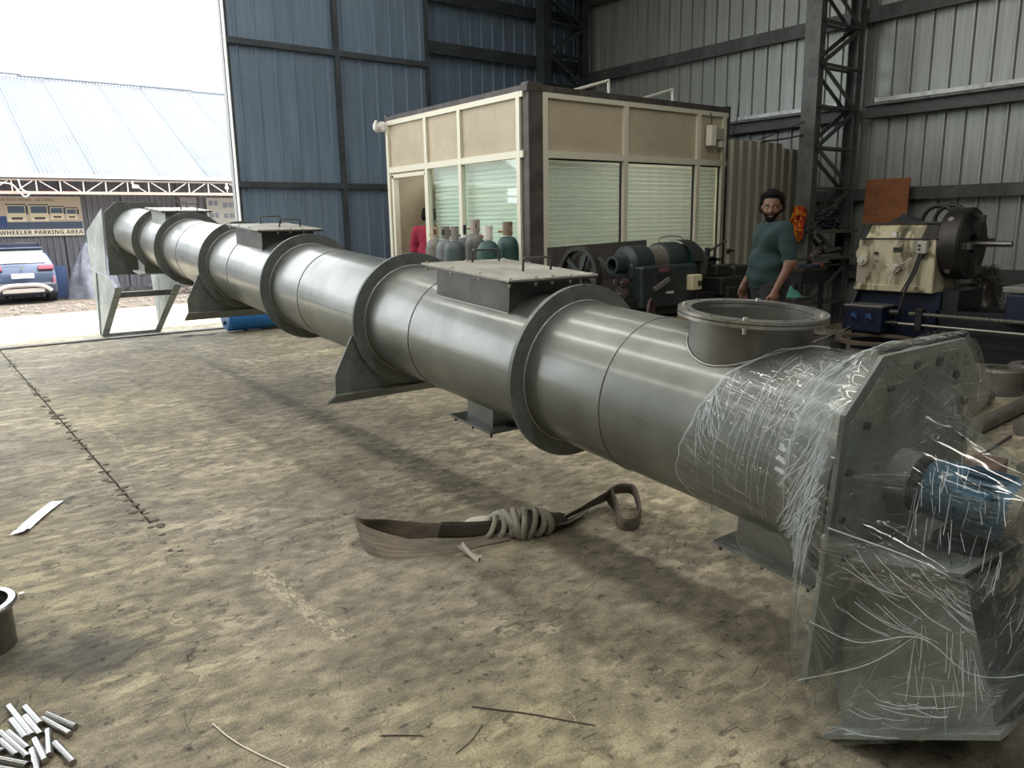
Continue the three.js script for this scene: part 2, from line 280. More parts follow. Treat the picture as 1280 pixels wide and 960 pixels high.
// ---------------------------------------------------------------- the screw conveyor: local x across, y up (floor at its lowest foot), z against the axis
const HB = 0.7665, cvPos = V(2.20758, 0.76683, -1), cvD = V(0.02472201, 0.06929091, -0.99729012).normalize();
const cvA = cvD.clone().cross(V(0, 1, 0)).normalize(), cvU = cvA.clone().cross(cvD);
const cv = thing('screw_conveyor', 'long grey steel tube conveyor with flanges, lying across the shop floor', 'conveyor');
cv.quaternion.setFromRotationMatrix(new THREE.Matrix4().makeBasis(cvA, cvU, cvD.clone().negate()));
cv.position.copy(cvPos).addScaledVector(cvU, -HB);
const L = (t, r, h) => [r, h + HB, -t];
const R0 = 0.305, RF = 0.377, FL = [1.421, 2.872, 4.355, 5.885, 7.462, 8.505];
{
  const ends = [0, ...FL, 10.0];
  for (let i = 0; i + 1 < ends.length; i++) {
    const t0 = ends[i], t1 = ends[i + 1], l = t1 - t0, g = grid(96, 10, (u, v) => { const a = -u * 2 * Math.PI + 0.3; return L(t0 + v * l, R0 * Math.cos(a), R0 * Math.sin(a)); }, [2 * Math.PI * R0, l]);
    const n = g.attributes.normal, p = g.attributes.position; for (let k = 0; k < n.count; k++) n.setXYZ(k, p.getX(k) / R0, (p.getY(k) - HB) / R0, 0);
    const sec = obj('pipe_section', g, M.steel, cv, true);
    // weld seams: a ring part-way along and one lengthwise
    const ts = [0.965, 2.377, 3.848, 5.333, 6.9][i];
    if (ts) obj('weld_seam', new THREE.TorusGeometry(R0 + 0.0005, 0.0032, 6, 90).translate(...L(ts, 0, 0)), M.seam, sec);
    const a0 = Math.PI - 0.06 + 0.03 * (i % 2), edge = ts ?? t1;
    obj('lengthwise_seam', bar(L(t0, R0 * Math.cos(a0), R0 * Math.sin(a0)), L(edge, R0 * Math.cos(a0), R0 * Math.sin(a0)), 0.004, 0.004), M.seam, sec);
  }
  FL.forEach((t, i) => {
    const f = obj('flange_ring', [ring(R0 - 0.004, RF, 0.011, ...L(t - 0.0062, 0, 0), 'z', 96), ring(R0 - 0.004, RF - 0.0015, 0.011, ...L(t + 0.0062, 0, 0), 'z', 96)], M.paint, cv);
    for (const s of [-1, 1]) obj('weld_bead', new THREE.TorusGeometry(R0 + 0.003, 0.0042, 6, 80).translate(...L(t + s * 0.0135, 0, 0)), M.weld, f);
  });
  // small flange rim near the far end
  // inlet: round stub with two flange rings
  const it = 0.5706, ir = 0.0;
  const inlet = obj('inlet_stub', lathe([[0.196, 0.1], [0.2, 0.1], [0.2, 0.372], [0.196, 0.372], [0.196, 0.1]], ...L(it, ir, 0), 'y', 80), M.steelInner, cv);
  obj('inlet_flange', ring(0.196, 0.245, 0.011, ...L(it, ir, 0.377), 'y', 80), M.flangeBright, inlet);
  obj('inlet_flange', ring(0.2, 0.2445, 0.01, ...L(it, ir, 0.3905), 'y', 80), M.flangeBright, inlet);
  obj('gasket', ring(0.198, 0.238, 0.004, ...L(it, ir, 0.384), 'y', 64), M.rubber, inlet);
  for (let k = 0; k < 4; k++) { const a = k * Math.PI / 2 + 0.55, [x, y, z] = L(it + 0.223 * Math.sin(a), ir + 0.223 * Math.cos(a), 0.397); obj('flange_bolt', [cyl(0.009, 0.007, x, y + 0.0025, z, 'y', 0.009, 6), cyl(0.0055, 0.05, x, y - 0.022, z), cyl(0.009, 0.008, x, y - 0.03, z, 'y', 0.009, 6)], M.bolt, inlet); }
  for (let k = 0; k < 12; k++) { const a = (k + 0.5) * Math.PI / 6 + 0.3, [x, y, z] = L(it + 0.223 * Math.sin(a), ir + 0.223 * Math.cos(a), 0.396); obj('bolt_hole', cyl(0.006, 0.001, x, y, z, 'y', 0.006, 10), M.black, inlet); }
  const wl = []; for (let k = 0; k < 80; k++) { const a = k / 80 * 2 * Math.PI, r = 0.2035 * Math.cos(a), t = it + 0.2035 * Math.sin(a); wl.push(L(t, r, Math.sqrt((R0 + 0.002) ** 2 - r * r))); }
  obj('weld_bead', tube(wl, 0.0035, 120, 6, true), M.weld, inlet);
  // inspection hatches
  for (const [tc, lo] of [[1.965, 1], [5.055, 1], [7.92, 0]]) {
    const hw = 0.255, hl = 0.365, bw = 0.2, bl = 0.3, hh = 0.372;
    const side = obj('inspection_hatch', [-1, 1].flatMap((s) => {
      const dip = Math.sqrt(R0 * R0 - bw * bw) - 0.01, endPts = [[-bw, hh], [bw, hh], [bw, dip]]; for (let k = 12; k >= -12; k--) endPts.push([bw * k / 12, Math.sqrt(R0 * R0 - (bw * k / 12) ** 2) - 0.004]);
      return [box(0.004, hh - dip, 2 * bl, ...L(tc, s * bw, (hh + dip) / 2)), slab(endPts.slice(0, 3).concat(endPts.slice(3)), 0.004).translate(...L(tc + s * bl, 0, 0)).translate(0, 0, s < 0 ? -0.004 : 0)];
    }), lo ? M.hatchSide : M.paintPale, cv);
    obj('hatch_rim', [box(2 * hw, 0.008, 0.06, ...L(tc - hl + 0.03, 0, hh)), box(2 * hw, 0.008, 0.06, ...L(tc + hl - 0.03, 0, hh)), box(0.06, 0.008, 2 * hl, ...L(tc, hw - 0.03, hh)), box(0.06, 0.008, 2 * hl, ...L(tc, -hw + 0.03, hh))], M.hatchSide, side);
    obj('lid', box(2 * hw, 0.008, 2 * hl, ...L(tc, 0, hh + 0.009)), M.lid, side);
    obj('weld_bead', [bar(L(tc - bl, -bw - 0.003, Math.sqrt(R0 * R0 - bw * bw)), L(tc + bl, -bw - 0.003, Math.sqrt(R0 * R0 - bw * bw)), 0.006)], M.weld, side);
    for (const dt of [-0.13, 0.29]) { const y = hh + 0.013, p = [[-0.02, y], [-0.02, y + 0.052], [-0.012, y + 0.06], [0.137, y + 0.06], [0.145, y + 0.052], [0.145, y]]; obj('lid_handle', p.slice(1).map((q, k) => rod(L(tc + dt, p[k][0] + 0.02, p[k][1]), L(tc + dt, q[0] + 0.02, q[1]), 0.0058, 0.0058, 8)), M.hatchSide, side); }
    for (const [r, t] of [[-1, -1], [0, -1], [1, -1], [-1, 1], [0, 1], [1, 1], [-1, -0.34], [-1, 0.34], [1, -0.34], [1, 0.34], [-0.4, -1], [0.45, -1]]) { const [x, y, z] = L(tc + t * (hl - 0.022), r * (hw - 0.022), hh + 0.013); obj('lid_bolt', [cyl(0.0085, 0.007, x, y + 0.003, z, 'y', 0.0085, 6), cyl(0.0045, 0.032, x, y - 0.018, z, 'y', 0.0045, 8), cyl(0.0085, 0.007, x, y - 0.022, z, 'y', 0.0085, 6)], M.bolt, side); }
  }
  // outlet spouts below
  for (const [tc, hl, hw, hb, r0, bl, bw] of [[0.3, 0.185, 0.2, -0.365, 0, 0.13, 0.15], [1.98, 0.175, 0.19, -0.363, 0, 0.11, 0.13], [9.0, 0.2, 0.24, -0.4, -0.02, 0.16, 0.18]]) {
    const sp = obj('outlet_spout', [box(2 * bw, 0.2, 2 * bl, ...L(tc, r0, hb + 0.104))], M.steel, cv);
    obj('spout_plate', box(2 * hw, 0.012, 2 * hl, ...L(tc, r0, hb)), tc > 8 ? M.paintPale : M.paint, sp);
    for (const a of [-1, 0, 1]) for (const b of [-1, 1]) { const [x, y, z] = L(tc + a * (hl - 0.02), r0 + b * (hw - 0.02), hb - 0.012); obj('spout_bolt', cyl(0.006, 0.03, x, y, z, 'y', 0.006, 8), M.boltDark, sp); }
  }
  // saddle supports with feet cut for the installed slope
  const ft = [0.829, -0.559];
  for (const t of [2.89, 5.905]) {
    const pl = [[-0.374, -0.07], [-0.478, -0.28], [-0.478, -0.392], [0.478, -0.392], [0.478, -0.28], [0.374, -0.07]]; for (let k = 0; k <= 24; k++) { const a = -0.25 - k / 24 * (Math.PI - 0.5); pl.push([0.306 * Math.cos(a), 0.306 * Math.sin(a)]); }
    const s = obj('saddle_plate', slab(pl, 0.01).translate(0, HB, -t - 0.01), M.paint, cv);
    obj('saddle_foot', slab([[t - 0.01, -0.386], [t + ft[0] * 0.15, -0.386 + ft[1] * 0.15], [t + ft[0] * 0.15 - 0.006, -0.386 + ft[1] * 0.15 - 0.009], [t - 0.016, -0.396]].map(([a, b]) => [a, b]), 0.97).rotateY(Math.PI / 2).translate(-0.485, HB, 0), M.paint, s);
  }
  // end plates
  const ep = [[-0.235, 0.378], [0.235, 0.378], [0.38, 0.24], [0.38, -0.1], [0.39, -0.54], [-0.39, -0.54], [-0.38, -0.1], [-0.38, 0.24]];
  for (const t of [0, 10]) {
    const e = obj('end_plate', slab(ep, 0.014).translate(0, HB, -t + (t ? -0.014 : 0)), t ? M.paint : M.paintMid, cv);
    for (let k = 0; k < 16; k++) { const a = (k + 0.42) / 16 * 2 * Math.PI, s = t ? 1 : -1, [x, y, z] = L(t ? t - 0.006 : -0.019, 0.338 * Math.cos(a), 0.338 * Math.sin(a)); obj('plate_bolt', cyl(0.0125, 0.011, x, y, z, 'z', 0.0125, 6), M.boltDark, e); }
    obj('flange_ring', ring(R0, 0.372, 0.012, ...L(t ? 9.98 : 0.02, 0, 0), 'z', 80), M.paint, cv);
  }
  // drive end stand
  const side = (r, pts, name, m, par, th = 0.008) => obj(name, slab(pts.map(([t, h]) => [t, h + HB]), th).rotateY(Math.PI / 2).translate(r - th / 2, 0, 0), m, par);
  const ds = side(-0.215, [[0, -0.215], [-0.287, -0.13], [-0.43, -0.495], [-0.055, -0.745], [0, -0.56]], 'drive_stand', M.paintMid, cv);
  side(0.215, [[0, -0.215], [-0.287, -0.13], [-0.43, -0.495], [-0.055, -0.745], [0, -0.56]], 'side_plate', M.paintMid, ds);
  obj('front_plate', slab([[-0.21, 0], [0.21, 0], [0.21, 0.4], [-0.21, 0.4]], 0.008).rotateX(0.372 ).translate(...L(-0.415, 0, -0.49)), M.paint, ds);
  obj('foot_plate', slab([[-0.025, -0.7625], [-0.452, -0.475], [-0.459, -0.486], [-0.032, -0.7735]].map(([t, h]) => [t, h + HB + 0.007]), 0.54).rotateY(Math.PI / 2).translate(-0.27, 0, 0), M.paintMid, ds);
  obj('motor_shelf', slab([[0, -0.2], [-0.305, -0.108], [-0.303, -0.12], [0, -0.212]].map(([t, h]) => [t, h + HB]), 0.52).rotateY(Math.PI / 2).translate(-0.26, 0, 0), M.paintMid, ds);
  // bearing housing, coupling, motor
  const mr = -0.03, mh = 0.0;
  obj('bearing_housing', lathe([[0, 0.06], [0.075, 0.06], [0.08, 0.055], [0.08, 0], [0, 0]], ...L(-0.014, mr - 0.02, mh + 0.01), 'z').translate(0, 0, 0), M.paintMid, cv);
  obj('coupling', [cyl(0.078, 0.016, ...L(-0.083, mr - 0.02, mh), 'z'), cyl(0.05, 0.05, ...L(-0.09, mr, mh), 'z')], M.boltDark, cv);
  const mo = obj('gear_motor', [lathe([[0, 0], [0.07, 0], [0.082, 0.012], [0.086, 0.1], [0.08, 0.105], [0.08, 0.2], [0.072, 0.225], [0.05, 0.236], [0, 0.236]], ...L(-0.095, mr, mh), 'z')], M.motorBlue, cv);
  const fins = []; for (let k = 0; k < 22; k++) { const a = k / 22 * 2 * Math.PI; fins.push(box(0.012, 0.003, 0.1, mr + 0.086 * Math.cos(a), mh + HB + 0.086 * Math.sin(a), 0.245, 0, 0, a)); }
  obj('cooling_fin', fins, M.motorBlue, mo);
  obj('terminal_box', rbox(0.07, 0.05, 0.08, 0.008, mr - 0.085, mh + HB + 0.03, 0.24), M.motorBlue, mo);
  obj('motor_foot', [box(0.17, 0.03, 0.12, mr, mh + HB - 0.105, 0.22), box(0.1, 0.05, 0.1, mr, mh + HB - 0.075, 0.22)], M.boltDark, mo);
  obj('fan_cover', cyl(0.075, 0.03, ...L(-0.325, mr, mh), 'z', 0.068), std([0.16, 0.14, 0.11], 0.6, 0.2), mo);
  // tail stand at the far end: V-shaped side plates that meet at the foot
  const tp = [[10.0, 0.33], [11.38, -0.08], [11.4, -0.6], [11.17, -1.535], [11.07, -1.535], [10.62, -1.05], [9.66, -0.72], [9.66, -0.63], [10.0, -0.54]];
  const ts = side(-0.392, [[10.02, 0.3], [11.38, -0.08], [11.4, -0.58], [10.15, -0.54]], 'tail_stand', M.paintPale, cv);
  side(0.392, [[10.02, 0.3], [11.38, -0.08], [11.4, -0.58], [10.15, -0.54]], 'side_plate', M.paintPale, ts);
  for (const r of [-0.39, 0.39]) {
    side(r, [[10.1, -0.57], [11.4, -0.6], [11.17, -1.54], [11.05, -1.5], [9.72, -0.7]], 'leg_plate', M.paintPale, ts);
    obj('leg_flange', bar(L(9.68, r - Math.sign(r) * 0.04, -0.66), L(11.1, r - Math.sign(r) * 0.04, -1.53), 0.085, 0.012), M.paintPale, ts);
    obj('leg_stiffener', bar(L(10.9, r * 1.02, -0.6), L(11.12, r * 1.02, -1.5), 0.03, 0.05), M.paintPale, ts);
  }
  obj('cross_beam', box(0.76, 0.07, 0.05, ...L(9.95, 0, -0.79)), M.paint, ts);
  obj('cross_beam', box(0.76, 0.05, 0.09, ...L(11.1, 0, -1.515)), M.paintPale, ts);
}
// ---------------------------------------------------------------- across the road
{
  const GY = -0.4;                                           // the yard there lies lower
  const b = struct('wall_across'); b.userData.label = 'long low building with a rusty sheet roof and a lattice canopy across the road';
  const wallM = std([0.27, 0.26, 0.29], 0.8, 0.1, { map: rep(streakV, 2, 3) });
  cladding(b, wallM, 14, 1.6, 3.4, (o, i) => { o.position.set(-9 + i * 1.6, GY, -26); }, [0.16, 0.09, 0.05, 0.025]);
  obj('side_wall', box(0.2, 3.4, 6, 13.4, GY + 1.7, -29), wallM, b);
  // roof of corrugated sheets, steep towards the road
  const roofTone = tex(512, 512, (u, v) => { const a = fbm(u, v, 6, 3, 4, 1500), r = 0.3 * sstep(fbm(u, v, 10, 4, 4, 1530), 0.62, 0.78), st = fbm(u, v, 50, 2, 2, 1550); const g = 214 + 36 * (a - 0.5) + 22 * (st - 0.5); return [g * (1 - 0.05 * r), g * (1 - 0.2 * r), g * (1.03 - 0.26 * r)]; });
  const roofM = std([0.195, 0.22, 0.245], 0.55, 0.25, { map: rep(roofTone, 7, 5) });
  const z0 = -24.1, z1 = -31, y0 = 2.92, y1 = 6.42, len = Math.hypot(z1 - z0, y1 - y0);
  const g = grid(128, 1, (u, v) => [u * 1.62, v * len, 0.016 * Math.cos(u * 16 * 2 * Math.PI)], [1.62, len]);
  for (let i = 0; i < 15; i++) { const m = i % 5 === 3 ? std([0.18, 0.205, 0.235], 0.6, 0.2, { map: rep(roofTone, 7, 5) }) : roofM; const o = inst('roof_sheet', g, m, b, [-9 + i * 1.5, y0 + (i % 2) * 0.012, z0]); o.rotation.x = Math.atan2(z1 - z0, y1 - y0) ; }
  obj('ridge_pipe', [cyl(0.05, 11, -1.6, y1 + 0.1, z1, 'x'), cyl(0.05, 5.6, 6.6, y1 + 0.06, z1 - 0.02, 'x'), cyl(0.05, 5, 11.8, y1 + 0.02, z1, 'x')], std([0.2, 0.22, 0.25], 0.6, 0.3), b);
  obj('eave_board', box(22, 0.1, 0.04, 2, 2.9, z0 + 0.12), std([0.75, 0.73, 0.7], 0.7), b);
  // canopy lattice girder
  const tr = struct('trim_1'); tr.userData.label = 'pale lattice girder along the canopy edge';
  const tm = std([0.6, 0.55, 0.52], 0.6, 0.1), tz = -24.1;
  obj('top_chord', box(22, 0.05, 0.05, 2, 2.8, tz), std([0.28, 0.24, 0.22], 0.8), tr); obj('bottom_chord', box(22, 0.075, 0.06, 2, 2.47, tz), std([0.5, 0.36, 0.31], 0.7), tr);
  for (let i = 0; i < 26; i++) { const x = -3 + i * 0.55; obj('web_member', bar([x, 2.5, tz], [x, 2.78, tz], 0.03), tm, tr); if (i < 25) { const up = i % 4 === 1 || i % 4 === 2 ? 0 : 1; obj('web_member', bar([x + 0.08, up ? 2.77 : 2.51, tz], [x + 0.47, up ? 2.51 : 2.77, tz], 0.026), tm, tr); } }
  obj('canopy_ceiling', box(22, 0.04, 1.9, 2, 2.92, -25.1), std([0.12, 0.11, 0.12], 0.9), b);
  // window panel at the right of the yard wall
  const w = struct('window_3'); const gx = 8.45, gy = 2.0;
  obj('window_frame', [box(1.1, 0.9, 0.03, gx, gy - 0.02, -25.93)], std([0.42, 0.4, 0.36], 0.8), w);
  for (const [x, y] of [[-0.33, 0.26], [0.12, 0.2], [-0.33, -0.12], [0.12, -0.14], [0.43, 0.2], [0.43, -0.14]]) { const p = obj('window_pane', box(0.27, 0.15, 0.03, gx + x, gy + y, -25.915), std([0.11, 0.12, 0.15], 0.3), w); obj('window_bar', box(0.015, 0.15, 0.012, gx + x, gy + y, -25.895), M.frameCream, p); }
  obj('wall_panel', box(0.5, 0.75, 0.04, 7.35, 2.07, -25.93), std([0.27, 0.24, 0.24], 0.9), w);
  // sign
  const s = thing('sign', 'printed sign with a row of lorries and parking lettering across the road', 'sign', [3.0, 1.85, -25.9]);
  const art = canvasTex(1024, 512, (c, W, H) => {
    c.fillStyle = '#b3a38e'; c.fillRect(0, 0, W, H); c.fillStyle = '#454f63'; c.fillRect(0, 330, W, 100); c.fillStyle = '#31446e'; c.fillRect(216, 250, 82, 140);
    c.fillStyle = '#6d5a5a'; c.font = 'bold 42px sans-serif'; c.fillText('TATA 3723 PRIMA - 26 CUBIC', 205, 50);
    const lorry = (x, y, w, h) => { c.fillStyle = '#3a3d45'; c.fillRect(x - 8, y - 16, w + 16, 18); c.fillRect(x + w, y + 8, 22, h * 0.5); c.fillStyle = '#c9bc9f'; c.fillRect(x, y, w, h); c.fillStyle = '#4b5866'; c.fillRect(x + 8, y + 12, w - 16, h * 0.42); c.fillStyle = '#3b3536'; c.fillRect(x + w * 0.2, y + h * 0.72, w * 0.6, h * 0.13); c.fillStyle = '#e9e2cf'; c.fillRect(x + 6, y + h * 0.86, w * 0.2, 10); c.fillRect(x + w * 0.76, y + h * 0.86, w * 0.2, 10); };
    lorry(40, 110, 150, 230); lorry(308, 104, 176, 226); lorry(524, 108, 172, 220); lorry(716, 132, 132, 170); lorry(872, 150, 108, 150);
    c.fillStyle = '#d9cdb4'; c.fillRect(0, 432, W, 80); c.fillStyle = '#2b2a31'; c.font = 'bold 74px sans-serif'; c.save(); c.translate(213, 498); c.scale(806 / c.measureText('WHEELER PARKING AREA').width, 1); c.fillText('WHEELER PARKING AREA', 0, 0); c.restore(); c.fillRect(40, 444, 140, 56);
  });
  const pg = new THREE.PlaneGeometry(2.62, 1.05).translate(0.0, 0.04, 0.021);
  obj('sign_board', box(2.66, 1.1, 0.03, 0, 0.04, 0), std([0.5, 0.45, 0.4], 0.8), s); obj('printed_face', pg, std(1, 0.7, 0, { map: art }), s, true);
  // car, rear towards the hall
  const car = thing('car', 'blue grey car parked with its rear towards the road', 'car', [2.38, -0.385, -23.7]);
  const blue = new THREE.MeshPhysicalMaterial({ color: new THREE.Color(0.05, 0.07, 0.125), roughness: 0.35, metalness: 0.4, clearcoat: 0.8, side: THREE.DoubleSide });
  const bw = 0.8, prof = [[0, 0.33], [-0.03, 0.55], [0.02, 0.78], [0.1, 0.98], [0.55, 1.43], [1.0, 1.5], [2.0, 1.47], [2.75, 1.05], [3.7, 0.92], [3.9, 0.6], [3.9, 0.32]];
  const body = new THREE.ExtrudeGeometry(new THREE.Shape(prof.map(([z, y]) => new THREE.Vector2(z, y))), { depth: 2 * bw - 0.16, bevelEnabled: true, bevelSize: 0.07, bevelThickness: 0.08, bevelSegments: 3 }).rotateY(Math.PI / 2).translate(-bw + 0.08, 0, -0.08);
  { const p = body.attributes.position; for (let i = 0; i < p.count; i++) { const y = p.getY(i); if (y > 1.0) p.setX(i, p.getX(i) * (1 - 0.2 * (y - 1.0) / 0.5)); } body.computeVertexNormals(); }
  obj('car_body', toCreasedNormals(body, 0.7), blue, car);
  const rake = Math.atan2(0.45, 0.45);
  obj('rear_window', rbox(1.2, 0.42, 0.03, 0.012, 0, 1.21, -0.27, -rake + 0.1), std([0.28, 0.32, 0.3], 0.15, 0.1), car);
  obj('roof_spoiler', rbox(1.2, 0.05, 0.2, 0.02, 0, 1.44, -0.45, 0.1), blue, car);
  obj('wiper', box(0.5, 0.012, 0.012, -0.1, 1.06, -0.05), M.black, car);
  obj('roof_rail', [rod([-0.55, 1.54, -0.7], [-0.55, 1.52, -2], 0.018), rod([0.55, 1.54, -0.7], [0.55, 1.52, -2], 0.018)], M.black, car);
  for (const sx of [-1, 1]) { obj('tail_light', rbox(0.36, 0.13, 0.1, 0.03, sx * 0.58, 0.93, -0.02, -0.3), std([0.25, 0.06, 0.09], 0.3), car); obj('side_lamp', rbox(0.06, 0.26, 0.08, 0.02, sx * 0.72, 0.56, 0.06), std([0.32, 0.1, 0.14], 0.4), car); for (const z of [-0.75, -3.0]) { const wl = obj('wheel', cyl(0.31, 0.2, sx * 0.72, 0.31, z, 'x'), M.rubber, car); obj('hub', cyl(0.19, 0.21, sx * 0.725, 0.31, z, 'x'), std([0.4, 0.4, 0.42], 0.4, 0.6), wl); } }
  obj('bumper', rbox(1.56, 0.3, 0.24, 0.07, 0, 0.4, 0.0), std([0.035, 0.04, 0.06], 0.5), car);
  const skid = []; for (let i = 0; i <= 20; i++) { const x = -0.62 + i / 20 * 1.24; skid.push([x, 0.5 - 0.17 * (Math.abs(x) / 0.62) ** 4, 0.14]); }
  obj('skid_plate', [tube(skid, 0.055, 40, 8), rbox(0.95, 0.12, 0.05, 0.03, 0, 0.36, 0.12)], std([0.55, 0.5, 0.46], 0.5, 0.3), car);
  obj('number_plate', box(0.5, 0.12, 0.02, 0.02, 0.74, 0.13, -0.15), std(0.85, 0.5, 0), car);
  const plateTex = canvasTex(256, 64, (c) => { c.fillStyle = '#e8e8e8'; c.fillRect(0, 0, 256, 64); c.fillStyle = '#222'; c.font = 'bold 42px sans-serif'; c.fillText('MH12 LK 2066', 6, 47, 244); });
  obj('plate_lettering', new THREE.PlaneGeometry(0.48, 0.11).rotateX(-0.15).translate(0.02, 0.742, 0.1425), std(1, 0.5, 0, { map: plateTex }), car, true);
  obj('badge', cyl(0.035, 0.015, 0.02, 0.93, 0.05, 'z'), M.galv, car);
  // junk by the yard wall
  const tarp = thing('tarpaulin', 'grey tarpaulin draped over a heap beside the car', 'tarp', [4.2, -0.42, -24.5]);
  obj('draped_cover', grid(40, 24, (u, v) => { const a = u * Math.PI * 2, h = 1 - v, r = 0.12 + 0.55 * Math.pow(v, 0.7) * (1 + 0.14 * Math.sin(a * 6 + v * 3) + 0.06 * Math.sin(a * 11)); return [r * Math.cos(a), 1.5 * Math.pow(h, 0.8) * (1 + 0.06 * Math.sin(a * 3)), r * 0.7 * Math.sin(a)]; }), std([0.3, 0.31, 0.37], 0.5, 0.1, { map: rep(grime, 0.6) }), tarp);
  tag(obj('steel_drum', [lathe([[0, 0], [0.2, 0], [0.2, 0.9], [0.18, 0.92], [0, 0.92]], 3.45, -0.41, -25.3)], std([0.1, 0.15, 0.32], 0.5, 0.2)), 'narrow blue drum standing between the car and the tarpaulin', 'drum');
  const heap = []; for (let i = 0; i < 90; i++) { const x = rr(5.1, 9.4), r = rr(0.05, 0.2); heap.push(xf(new THREE.IcosahedronGeometry(r, 0), x, -0.4 + r * 0.3, rr(-25.4, -23.6), rnd() * 3, rnd() * 3, rnd() * 3)); }
  for (let i = 0; i < 26; i++) { const x = rr(5.9, 8.6); heap.push(bar([x, -0.3 + rnd() * 0.5, rr(-25.4, -24)], [x + rr(-0.8, 0.8), -0.3 + rnd() * 0.7, rr(-25.4, -24)], 0.05)); }
  const hp = tag(obj('scrap_heap', heap, std([0.15, 0.125, 0.115], 0.9, 0, { map: rep(grime, 0.5) })), 'low dark heap of scrap and rubble along the yard wall', 'scrap heap'); hp.userData.kind = 'stuff';
  const stones = []; for (let i = 0; i < 220; i++) { const r = rr(0.015, 0.07), z = rr(-22.7, -18.9); stones.push(xf(new THREE.IcosahedronGeometry(r, 0), rr(0.2, 9), -0.02 - 0.38 * sstep(-z, 13, 24) + 0.03, z, rnd() * 3, rnd() * 3, 0)); }
  const st = tag(obj('rubble', stones, std([0.2, 0.175, 0.15], 0.95)), 'loose stones scattered over the dirt strip', 'rubble'); st.userData.kind = 'stuff';
  const cam = thing('security_camera', 'white camera hanging under the canopy girder across the road', 'camera', [5.42, 2.6, -23.98]);
  obj('camera_body', [rbox(0.16, 0.1, 0.1, 0.03, 0, 0.05, 0), cyl(0.04, 0.06, 0.05, 0.05, 0.06, 'z')], std(0.75, 0.5), cam); obj('bracket', bar([-0.05, 0.08, 0], [-0.05, 0.2, -0.05], 0.03), std(0.7, 0.5), cam);
  const bl = thing('bulb', 'bare white bulb under the canopy girder near the door edge', 'lamp', [7.95, 2.62, -23.98]); obj('glass_globe', new THREE.SphereGeometry(0.055, 16, 12).translate(0, 0.03, 0), std(0.9, 0.3), bl); obj('socket', cyl(0.03, 0.08, 0, 0.12, 0), std(0.7, 0.4), bl);
  tag(obj('cable_loop', tube([[2.1, 2.72, -24.0], [2.5, 2.66, -23.98], [2.62, 2.5, -23.97], [2.75, 2.36, -23.97], [2.85, 2.44, -23.97], [2.7, 2.55, -23.97], [2.65, 2.8, -24]], 0.018, 50, 6), std(0.85, 0.5)), 'white cable looped over the canopy girder', 'cable');
}

